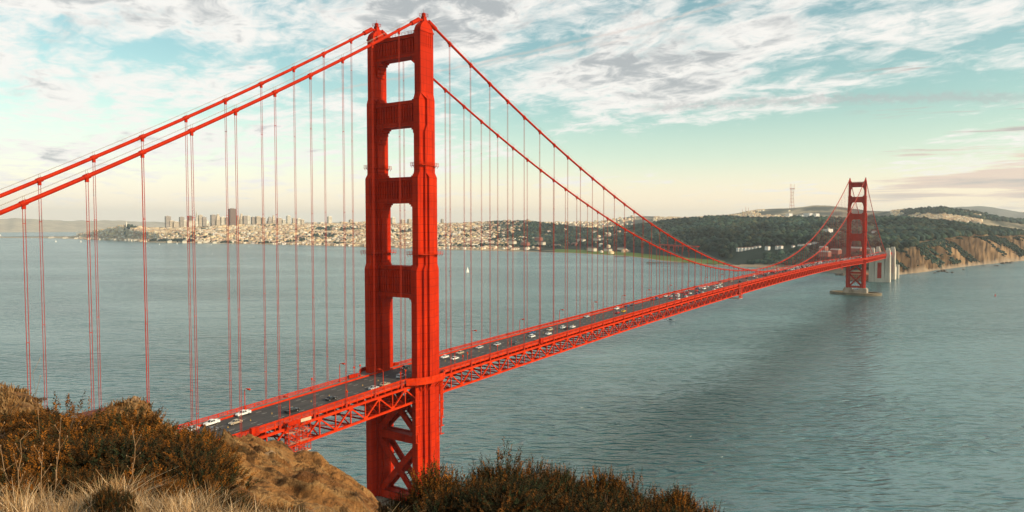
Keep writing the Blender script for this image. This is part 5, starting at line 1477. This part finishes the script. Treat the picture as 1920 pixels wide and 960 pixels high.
for (u, dd, h, kind, lb) in [(1098, 3560, 17, 'spreading', 'round dark tree at the left end of the hangars'), (1104, 3600, 15, 'spreading', 'dark tree behind the left hangar'), (1056, 4000, 22, 'spreading', 'big dark tree above the long flat shed'), (1128, 3600, 20, 'cypress', 'pointed dark tree between the left hangars'), (1182, 3500, 19, 'cypress', 'pointed dark tree between the right hangars'), (1216, 3350, 18, 'spreading', 'dark tree at the right end of the hangars'), (1226, 3300, 21, 'cypress', 'pointed dark tree near the red viaduct'), (563, 5150, 40, 'cypress', 'tall dark tree alone on the city waterfront'), (568, 5150, 30, 'spreading', 'dark tree beside the tall one on the city waterfront'), (1349, 2850, 24, 'spreading', 'large dark tree at the shore end of the woods'), (1366, 2750, 20, 'cypress', 'pointed dark tree near the white house row'), (1431, 2700, 18, 'cypress', 'dark pointed tree right of the white house row'), (1698, 2700, 15, 'spreading', 'dark tree on the cliff top by the pylons'), (1712, 2720, 13, 'cypress', 'pointed dark tree on the cliff top by the pylons'), (1811, 6000, 34, 'spreading', 'single tree standing clear on the far hill crest'), (1806, 6000, 26, 'spreading', 'smaller tree left of the single one on the far hill crest'), (890, 4950, 26, 'spreading', 'dark tree among the barracks left of the brown hill'), (905, 4800, 22, 'cypress', 'pointed tree by the shore houses right of the near tower')]:
    x_, y_, z_ = ground_z(u, dd); o = empty('tree', (x_, y_, z_-.5), rt_.uniform(0, 6)); o.scale = (h, h, h)
    link('crown', LT[kind][0], o); link('trunk', LT[kind][1], o); tag(o, lb, 'tree', 'single trees on the far shore')
# ------------------------------------------------------------------ the headland we stand on
GU = [-3500, -1200, -400, -100, 0, 45, 85, 130, 170, 205, 235, 265, 295, 330, 370, 400, 430, 480, 520, 545, 565, 590, 620, 660, 705, 760, 860, 1000, 1150, 1300, 1500, 1900, 2600, 5000]
CREST = [(30, 600), (30, 640), (27, 690), (25, 706), (24, 717), (24, 727), (23, 772), (23, 792), (26, 780), (28, 769), (28, 760), (28, 765), (30, 786), (34, 805), (42, 818), (50, 824), (58, 824), (62, 822), (64, 837), (66, 853), (66, 848), (67, 846), (67, 869), (67, 906), (67, 948), (40, 1010), (16, 1010), (12, 1000), (11.5, 1005), (11, 1040), (10, 1130), (9, 1300), (8, 1600), (7, 2000)]
MIDU = [-3500, -400, 0, 85, 170, 235, 330, 400, 480, 545, 590, 660, 705, 760, 860, 1000, 1300, 1900, 5000]
MIDD = [12, 12, 12, 12, 12, 12, 14, 26, 32, 32, 32, 34, 36, 25, 10, 9.2, 9, 7.6, 6]
MIDV = [850, 840, 838, 852, 860, 864, 884, 920, 940, 955, 962, 972, 995, 1015, 1015, 1012, 1050, 1350, 2050]
NEU = [-3500, 0, 300, 500, 700, 860, 1300, 1900, 5000]
NEV = [900, 884, 918, 958, 985, 1012, 1060, 1300, 1900]
def build_near():
    D = []; Z = []
    for u, (dc, vc) in zip(GU, CREST):
        md = np.interp(u, MIDU, MIDD); mv = np.interp(u, MIDU, MIDV)
        uu = np.clip(u, -1500, 3200)
        zc_ = z_at(uu, vc, dc) if abs(u) < 3000 else z_at(960, vc, dc)
        zm = z_at(960, mv, md); zn = z_at(960, np.interp(u, NEU, NEV), 6.3)
        wl = float(np.interp(u, [350, 440, 740, 830], [0, 1, 1, 0])); dl = min(9.5, 0.5*(6.3+md)); zl = zn+(zm-zn)*(dl-6.3)/(md-6.3)
        zl = zl*(1-wl)+wl*z_at(960, 1080, dl)
        D.append([0.5, 4.0, 6.3, dl, md, dc, dc+12, dc+60, dc+170]); Z.append([CZ-1.70, CZ-1.78, zn, zl, zm, zc_, zc_-11, zc_-60, -12.0])
    return np.array(D), np.array(Z)
ND, NZ = build_near()
def near_ground(u, d):
    z, Dk, j = section(u, d, GU, ND, NZ)
    h = bearing_dir(np.asarray(u, float)); x = CX+h[..., 0]*d; y = CY+h[..., 1]*d
    k = np.clip((d-22)/20, 0, 1)*np.clip(1-(np.asarray(u, float)-900)/200, 0, 1); k = np.maximum(k, np.clip((d-9)/14, 0, 1)*np.clip((np.asarray(u, float)-430)/60, 0, 1)*np.clip((860-np.asarray(u, float))/60, 0, 1)*0.75)
    lat = (np.asarray(u, float)-960)/FPX*d
    down = lat*0.55-d*0.6
    cut = fbm((lat*0.4+d*0.9)/3.6+fbm(x/5, y/5, 2, 63)*.5, (lat*0.9-d*0.4)/15.0, 5, 61)
    z = z+k*(-np.abs(cut)*3.4+fbm(x/1.9, y/1.9, 6, 64)*0.42+np.abs(fbm((lat*0.4+d*0.9)/1.1+fbm(x/2, y/2, 2, 67)*.4, (lat*0.9-d*0.4)/5.0, 4, 68))*-0.8+0.75)+(1-k)*(fbm(x/1.1, y/1.1, 4, 62)*0.09)+np.clip((d-10)/10, 0, 1)*(1-k)*fbm(x/2.5, y/2.5, 3, 66)*0.3
    return x, y, z
def hillside():
    us = np.concatenate([np.linspace(-3500, -420, 60, endpoint=False), np.arange(-420, -40, 8), np.arange(-40, 860, 1.6), np.arange(860, 1500, 6), np.linspace(1500, 5000, 50)])
    rows = 430
    Dk = np.stack([np.interp(us, GU, ND[:, k]) for k in range(9)], -1)
    seg = np.array([0, .04, .07, .12, .24, .74, .85, .94, 1.0]); tt = np.linspace(0, 1, rows)
    k = np.clip(np.searchsorted(seg, tt, 'right')-1, 0, 7); f = (tt-seg[k])/(seg[k+1]-seg[k])
    d = Dk[:, k]*(1-f)+Dk[:, k+1]*f
    U_ = np.repeat(us[:, None], rows, 1); x, y, z = near_ground(U_, d)
    V = np.stack([x, y, z], -1).reshape(-1, 3); A, B = U_.shape; idx = np.arange(A*B).reshape(A, B)
    F = np.stack([idx[:-1, :-1], idx[:-1, 1:], idx[1:, 1:], idx[1:, :-1]], -1).reshape(-1, 4)
    m = bpy.data.materials.new('dry_earth'); m.use_nodes = True; t = m.node_tree; T = NT(t); b = t.nodes['Principled BSDF']
    P = T.n('ShaderNodeTexCoord').outputs['Object']
    n1 = T.noise(P, 0.16, 6.0, 0.62, 0.4); n2 = T.noise(P, 1.1, 6.0, 0.65); n3 = T.noise(T.turned(P, math.radians(80), (0.16, 1.0)), 0.9, 6.0, 0.68, 0.4)
    c = T.mix(T.step(n1, .38, .62), (0.44, 0.21, 0.070, 1), (0.27, 0.11, 0.036, 1))
    c = T.mix(T.mul(T.step(n3, .45, .66), 0.8), c, (0.54, 0.32, 0.13, 1))
    c = T.mix(T.mul(T.step(n2, .50, .64), 0.85), c, (0.085, 0.045, 0.020, 1))
    T.put(b, 'Base Color', c); b.inputs['Roughness'].default_value = 0.95; b.inputs['Specular IOR Level'].default_value = 0.15
    bp = T.n('ShaderNodeBump'); T.put(bp, 'Strength', 1.0); T.put(bp, 'Distance', 0.8); T.put(bp, 'Height', T.add(T.add(n2, T.mul(n3, .7)), T.mul(T.noise(P, 4.0, 6.0, .75), .5))); t.links.new(bp.outputs[0], b.inputs['Normal'])
    tag(link('hillside', np_mesh('hillside', V, F, m, smooth=True)), kind='structure')
hillside()
def spot(u, d):
    x, y, z = near_ground(np.array([float(u)]), np.array([float(d)])); return float(x[0]), float(y[0]), float(z[0])
# stones lying on the bare cliff
rr = random.Random(23)
M['cliff_stone'] = mat('cliff_stone', (.30, .19, .10), .95, .6, 2.0, (.14, .085, .05), bump=.08, bscale=4)
for u, d, s, lb in ((588, 66.2, .42, 'brown boulder on the lip of the bare cliff under the scaffold'), (556, 65.5, .38, 'brown boulder left on the lip of the bare cliff'), (433, 57.5, .35, 'brown boulder at the top of the cliff beside the truss end'), (247, 27.8, .2, 'dark boulder on top of the brown knoll'), (226, 27.6, .16, 'smaller dark stone beside the boulder on the brown knoll'), (618, 62, .4, 'stone half way along the edge of the bare cliff'), (500, 52, .45, 'stone in the middle of the bare cliff face')):
    x_, y_, z_ = spot(u, d); b = MB(); 
    for q in range(4): boulder(b, (rr.uniform(-s*.5, s*.5), rr.uniform(-s*.5, s*.5), -.1*s), (s*rr.uniform(.6, .9), s*rr.uniform(.6, .9), s*rr.uniform(.7, 1.1)), rr)
    tag(b.build('boulder', M['cliff_stone'], loc=(x_, y_, z_)), lb, 'rock')
# rusty roof poking over the knoll
x_, y_, z_ = spot(186, 30); zt_ = z_at(186, 762, 30.0); o = empty('shed', (x_, y_, zt_-1.6), -0.35)
b = MB(); b.box(-.7, .7, -.6, .6, -1.2, 1.25); b.build('wall', M['plank'], o)
b = MB(); b.hexa([(-.78, -.7, 1.2), (.85, -.7, 1.36), (.85, .7, 1.36), (-.78, .7, 1.2), (-.78, -.7, 1.29), (.85, -.7, 1.46), (.85, .7, 1.46), (-.78, .7, 1.29)]); b.build('roof', mat('rusty_sheet', (.16, .035, .022), .8, .5, 2.0), o)
tag(o, 'small rusty red roofed shed half hidden behind the bushes on the knoll', 'shed')

# ------------------------------------------------------------------ bushes
M['leaf'] = mat('bush_leaf', (1, 1, 1), 0.85, attr=True, spec=0.08)
M['twig'] = mat('bush_twig', (.085, .05, .03), .9, .4, 6.0)
PAL = {'rust': np.array([(.27, .098, .014), (.115, .048, .011), (.050, .028, .010), (.042, .040, .015)]), 'dark': np.array([(.12, .048, .011), (.044, .028, .011), (.030, .027, .013), (.024, .032, .014)])}
def foliage_mesh(seed, pal, N=1350, leaves=22):
    """unit bush: radius 1, height 1; many short leafy sprigs on a lumpy outline"""
    g = np.random.default_rng(seed)
    L = 11; a = g.uniform(0, 6.283, L); q = np.sqrt(g.uniform(.02, .62, L))
    lc = np.stack([q*np.cos(a), q*np.sin(a), g.uniform(.34, .66, L)-.18*q], -1); lr = g.uniform(.26, .42, L)
    li = g.integers(0, L, N); d = g.normal(size=(N, 3)); d[:, 2] = np.abs(d[:, 2])*.9-.25; d /= np.linalg.norm(d, axis=1, keepdims=True)
    rad = np.where(g.random(N) < .72, g.uniform(.86, 1.05, N), g.uniform(.35, .86, N))
    P = lc[li]+d*(lr[li]*rad)[:, None]*np.array((1, 1, .95))
    P[:, 2] = np.maximum(P[:, 2], .02+.1*g.random(N))
    D3 = d*.8+np.array((0, 0, .75))+g.normal(size=(N, 3))*.28; D3 /= np.linalg.norm(D3, axis=1, keepdims=True)
    sl_ = g.uniform(.10, .30, N)**1.0
    f = (np.arange(leaves)+.5)/leaves
    side = np.cross(D3, g.normal(size=(N, 3))); side /= np.linalg.norm(side, axis=1, keepdims=True); bi = np.cross(D3, side)
    ang = (np.arange(leaves)*2.4)[None]+g.uniform(0, 6, N)[:, None]
    out = side[:, None]*np.cos(ang)[..., None]+bi[:, None]*np.sin(ang)[..., None]
    base = P[:, None]+D3[:, None]*(sl_[:, None]*f[None])[..., None]
    ld = out*.75+D3[:, None]*.75+g.normal(size=(N, leaves, 3))*.15
    ll = (g.uniform(.026, .052, (N, leaves))*(1.15-.6*f)[None])[..., None]
    wv = np.cross(ld, out+.3*g.normal(size=ld.shape)); wv /= np.linalg.norm(wv, axis=-1, keepdims=True)+1e-9; wv = wv*ll*.24
    V = np.stack([base, base+ld*ll*.55+wv, base+ld*ll, base+ld*ll*.55-wv], 2).reshape(-1, 3)
    F = np.arange(len(V)).reshape(-1, 4)
    p = PAL[pal]; c = p[g.choice(len(p), N, p=[.26, .30, .26, .18])]*g.uniform(.75, 1.25, (N, 1))
    C = np.repeat(c, leaves*4, 0)
    tw = MB()
    for k in range(L):
        e = lc[k]; s0 = Vector((e[0]*.12, e[1]*.12, -.05)); m1 = Vector((e[0]*.55, e[1]*.55, e[2]*.55)); tw.tube([s0, m1, Vector(e)], [.022, .014, .007], 5)
        for w_ in range(7):
            dd = Vector(g.normal(size=3)); dd.z = abs(dd.z); tw.tube([m1.lerp(Vector(e), g.uniform(.1, .9)), Vector(e)+dd.normalized()*lr[k]*.95], [.008, .003], 4)
    return np_mesh('foliage_shape', V, F, M['leaf'], C), tw.mesh('stem_shape', M['twig'])
FM = {('rust', i): foliage_mesh(100+i, 'rust') for i in range(3)}
FM.update({('dark', i): foliage_mesh(200+i, 'dark') for i in range(3)})
BUSH = [(8, 772, 15.5, 1.0, 'rust', 'brown bush at the edge of the view below the brown mound'),
        (62, 800, 14.5, 1.15, 'rust', 'brown bush between the mound and the tallest left bush'),
        (30, 822, 12.0, 1.0, 'dark', 'dark low bush above the dry grass at the edge of the view'),
        (128, 752, 13.5, 1.35, 'rust', 'tallest rusty bush of the left thicket'),
        (178, 772, 14.5, 1.0, 'rust', 'rusty bush in front of the shed roof'),
        (92, 812, 11.0, 1.0, 'rust', 'twiggy bush below the tallest left bush'),
        (165, 826, 10.6, 1.05, 'dark', 'dark twiggy bush in the middle of the left thicket, lower one'),
        (232, 800, 12.4, 1.05, 'rust', 'rusty bush below the brown knoll'),
        (285, 792, 13.0, .95, 'rust', 'rusty bush right of the brown knoll where the railing vanishes'),
        (322, 800, 12.2, .85, 'rust', 'brown bush hiding the end of the bridge deck'),
        (356, 822, 11.6, .50, 'dark', 'dark brown bush against the bare cliff'),
        (250, 838, 10.2, 1.0, 'dark', 'dark bush behind the middle tuft of pale grass'),
        (305, 838, 10.0, .9, 'rust', 'rusty sprigged bush above the drooping pale grass'),
        (338, 858, 9.4, .60, 'dark', 'dark bush at the lower right of the left thicket'),
        (385, 884, 9.0, .44, 'dark', 'small dark bush at the foot of the bare cliff'),
        (438, 908, 8.6, .38, 'dark', 'last dark bush of the left thicket, nearest the cliff foot'),
        (772, 908, 10.5, .50, 'dark', 'dark bush hiding the foot of the near tower'),
        (826, 884, 10.6, .55, 'dark', 'grey brown bush rising against the lit tower leg'),
        (885, 836, 10.2, .95, 'rust', 'tallest rusty bush of the middle thicket'),
        (955, 856, 10.0, .75, 'dark', 'dark bush right of the tallest one in the middle thicket'),
        (1022, 858, 10.3, .70, 'rust', 'rounded rusty bush second peak of the middle thicket'),
        (1062, 884, 9.6, .70, 'dark', 'dark bush in the dip of the middle thicket'),
        (1105, 868, 10.2, .62, 'rust', 'rusty bush third peak of the middle thicket'),
        (1160, 894, 9.8, .70, 'dark', 'low dark bush right of the third peak'),
        (1215, 894, 10.0, .70, 'rust', 'spiky rusty bush near the right end of the middle thicket'),
        (1275, 916, 9.8, .62, 'rust', 'last spiky bush at the right end of the middle thicket'),
        (880, 912, 8.6, .75, 'dark', 'dark bush in front below the tallest middle bush'),
        (985, 912, 8.4, .9, 'dark', 'dark bush in front below the second peak'),
        (1110, 925, 8.4, .85, 'dark', 'dark bush in front below the third peak'),
        (1212, 940, 8.4, .7, 'dark', 'dark bush at the lower edge near the right end'),
        (738, 940, 9.0, .32, 'dark', 'small dark bush at the lower edge left of the near tower foot'),
        (640, 950, 12.0, .35, 'dark', 'small dry bush on the lower edge of the cliff face'),
        (690, 948, 11.0, .42, 'rust', 'small rusty bush beside the near tower foot at the lower edge')]
BUSH += [(52, 872, 8.6, .34, 'rust', 'small withered brown shrub in the grass by the edge of the view'), (128, 866, 8.4, .30, 'dark', 'small dark shrub in the grass left of the bright tuft'),
         (262, 884, 7.6, .30, 'rust', 'small withered shrub in the grass right of the bright tuft'), (338, 905, 7.0, .26, 'rust', 'low brown shrub among the drooping grass'), (430, 925, 6.8, .26, 'dark', 'low dark shrub at the grass edge by the cliff'),
         (505, 938, 7.2, .26, 'rust', 'low rusty shrub at the lower edge below the cliff face'), (560, 946, 7.4, .24, 'dark', 'low dark shrub at the lower edge under the cliff middle'), (200, 915, 6.4, .18, 'dark', 'tiny dark shrub deep in the pale grass')]
rb = random.Random(41)
for i, (u, vt, d, R, pal, lb) in enumerate(BUSH):
    x_, y_, z_ = spot(u, d); top = z_at(u, vt, d-R*.3); H = max(.35, (top-z_)/1.0)
    o = empty('bush', (x_, y_, z_-.03), rb.uniform(0, 6.28)); o.scale = (R, R, H*.86)
    fm, sm = FM[(pal, i % 3)]
    link('foliage', fm, o); link('stems', sm, o); tag(o, lb, 'bush', 'bushes on the headland')
# small scrub on the knoll and mound
for u, v, d, R, lb in ((222, 756, 27.5, .2, 'small pale tuft of scrub on the top of the knoll'), (264, 764, 28.2, .22, 'small green scrub on the right shoulder of the knoll'), (20, 722, 24.2, .26, 'low scrub on the crest of the brown mound'), (55, 745, 23.6, .26, 'low scrub on the falling side of the brown mound')):
    x_, y_, z_ = spot(u, d); o = empty('bush', (x_, y_, z_-.08), rb.uniform(0, 6)); o.scale = (R, R, R*.75)
    fm, sm = FM[('rust', 1)]; link('foliage', fm, o); link('stems', sm, o); tag(o, lb, 'bush', 'bushes on the headland')
def scrub_cover():
    """thin dry ground cover of the brown mound and knoll"""
    g = np.random.default_rng(77); n = 26000; U_ = g.uniform(-260, 420, n); d = g.uniform(13, 40, n); x_, y_, z_ = near_ground(U_, d)
    k = fbm(x_/1.3, y_/1.3, 3, 15) > -.15; x_, y_, z_ = x_[k], y_[k], z_[k]; n = len(x_)
    h = g.uniform(.05, .20, n); a = g.uniform(0, 6.28, n); w = .022
    dx, dy = np.cos(a), np.sin(a); lx, ly = g.normal(0, .5, n)*h, g.normal(0, .5, n)*h
    V = np.stack([np.stack([x_-dx*w, y_-dy*w, z_-.02], -1), np.stack([x_+dx*w, y_+dy*w, z_-.02], -1), np.stack([x_+lx+dx*w*.3, y_+ly+dy*w*.3, z_+h], -1), np.stack([x_+lx-dx*w*.3, y_+ly-dy*w*.3, z_+h], -1)], 1).reshape(-1, 3)
    c = np.array([(.22, .12, .045), (.14, .07, .025), (.30, .18, .08), (.09, .05, .02)])[g.integers(0, 4, n)]*g.uniform(.8, 1.2, (n, 1))
    tag(link('scrub_cover', np_mesh('scrub_cover', V, np.arange(len(V)).reshape(-1, 4), M['leaf'], np.repeat(c, 4, 0))), 'short brown dry scrub covering the mound and knoll', 'ground cover', kind='stuff')
scrub_cover()

# ------------------------------------------------------------------ dry grass
def blades(x, y, z, h, az_, lean, curl, w, col, g):
    n = len(x); lv = np.array([0, .35, .7, 1.0]); V = np.empty((n, 4, 2, 3))
    dx, dy = np.cos(az_), np.sin(az_)
    for i, f in enumerate(lv):
        r_ = h*(lean*f+curl*f*f); zz = h*(f-.35*np.abs(curl)*f*f)
        cx_, cy_, cz_ = x+dx*r_, y+dy*r_, z+zz; ww = w*(1-f*.82)
        V[:, i, 0] = np.stack([cx_-dy*ww, cy_+dx*ww, cz_], -1); V[:, i, 1] = np.stack([cx_+dy*ww, cy_-dx*ww, cz_], -1)
    b_ = np.array([(0, 1, 3, 2), (2, 3, 5, 4), (4, 5, 7, 6)])
    return V.reshape(-1, 3), (b_[None]+8*np.arange(n)[:, None, None]).reshape(-1, 4), np.repeat(col, 8, 0)
def dry_grass():
    g = np.random.default_rng(55); X = []; GC = np.array([(.52, .35, .18), (.42, .25, .11), (.68, .50, .31), (.30, .165, .065), (.50, .30, .13)])
    def place(U_, d): x_, y_, z_ = near_ground(U_, d); return x_, y_, z_-.02
    def edge(U_): return np.interp(U_, [-300, 0, 150, 230, 330, 420, 520, 640, 740], [10.5, 10.2, 9.2, 8.4, 7.6, 7.0, 6.6, 6.2, 5.6])
    parts = []
    n = 26000; U_ = g.uniform(-420, 760, n); d = 3.2+(edge(U_)-3.2)*g.random(n)**.85; k = (g.random(n) < np.clip((760-U_)/200, .15, 1)) & (fbm(U_/40, d*2.2, 3, 8) > -.02); U_, d = U_[k], d[k]; n = len(U_)
    x_, y_, z_ = place(U_, d); parts.append(blades(x_, y_, z_, g.uniform(.05, .17, n), g.uniform(0, 6.28, n), g.normal(.7, .6, n), g.normal(.7, .5, n), g.uniform(.0020, .0036, n), GC[g.integers(0, 5, n)]*g.uniform(.40, 1.1, (n, 1))*np.clip(.72+1.1*fbm(x_/.45, y_/.45, 3, 7), .22, 1.35)[:, None], g))
    tufts = [(205, 7.2, .42, 170), (180, 7.0, .36, 130), (235, 7.3, .34, 120), (165, 6.6, .30, 120), (380, 6.5, .36, 150), (398, 6.9, .34, 120), (60, 7.4, .34, 120), (15, 7.0, .36, 130), (100, 6.2, .30, 110), (300, 6.0, .28, 110), (340, 6.3, .30, 110), (445, 6.2, .26, 90), (255, 6.1, .28, 110), (120, 8.0, .34, 110), (40, 8.6, .36, 110), (90, 9.0, .36, 110), (10, 9.2, .36, 100), (-60, 7.5, .36, 120), (150, 8.6, .32, 90), (480, 5.8, .22, 80), (560, 5.6, .20, 70)]
    for q in range(120): u0 = g.uniform(-400, 620); tufts.append((u0, g.uniform(3.6, max(4.0, float(edge(u0)))), g.uniform(.10, .26), int(g.uniform(30, 80))))
    for u0, d0, h0, m_ in tufts:
        m_ = int(m_*1.5); U_ = u0+g.normal(0, 15, m_); d = d0+g.normal(0, .14, m_); x_, y_, z_ = place(U_, d); a = g.uniform(0, 6.28, m_)
        c = GC[g.integers(0, 5, m_)]*g.uniform(.7, 1.2, (m_, 1))*g.choice([.45, .7, 1.0, 1.25])
        parts.append(blades(x_, y_, z_, h0*.78*g.uniform(.5, 1.15, m_), a, np.abs(g.normal(.32, .25, m_)), np.abs(g.normal(.45, .45, m_)), g.uniform(.0022, .0038, m_), c, g))
    o_ = 0; V = []; F = []; C = []
    for v, f, c in parts: V.append(v); F.append(f+o_); C.append(c); o_ += len(v)
    m = mat('dry_grass_blade', (1, 1, 1), .7, attr=True, spec=.2)
    tag(link('grass', np_mesh('grass', np.concatenate(V), np.concatenate(F), m, np.concatenate(C))), 'dry straw coloured grass on the headland', 'grass', kind='stuff')
dry_grass()
# tall dry weed stalks
M['straw'] = mat('straw', (.34, .20, .10), .8, .3, 8.0)
for i, (u, d, h, lb) in enumerate(((8, 8.6, .75, 'tall dry weed stalk at the edge of the view'), (22, 8.9, .85, 'tallest dry weed stalk above the grass, second from the edge'), (80, 8.0, .75, 'tall branched dry weed before the twiggy bush'), (76, 7.6, .6, 'thin dry weed stalk beside the branched one'), (66, 13.5, 1.75, 'bare forked twig rising against the water beside the mound'), (240, 9.6, .75, 'leaning dry weed at the edge of the dark bush'), (405, 7.3, .35, 'arching dry stalk before the dark bush by the cliff'), (790, 9.2, .75, 'pale bare twig leaning before the tower foot'), (770, 9.0, .7, 'thin bare stalk before the tower foot'), (812, 9.1, .55, 'bent bare twig right of the tower foot'))):
    x_, y_, z_ = spot(u, d); b = MB(); q = random.Random(i); lean = Vector((q.uniform(-.25, .25), q.uniform(-.25, .25), 1)); pts = [Vector((0, 0, -.03))+lean*(h*k/5)+Vector((q.uniform(-.02, .02), q.uniform(-.02, .02), 0)) for k in range(6)]
    b.tube(pts, [.004, .004, .0035, .003, .0025, .0015], 5)
    for k in range(2, 6):
        for s in range(2):
            e = pts[k]+Vector((q.uniform(-1, 1), q.uniform(-1, 1), q.uniform(.4, 1.2))).normalized()*h*q.uniform(.10, .24); b.tube([pts[k], e], [.002, .001], 4); b.lathe(tuple(e), [(.002, -.010), (.005, 0), (.002, .010)], 5)
    tag(b.build('dry_weed', M['straw'], loc=(x_, y_, z_)), lb, 'weed', 'dry weeds on the headland')
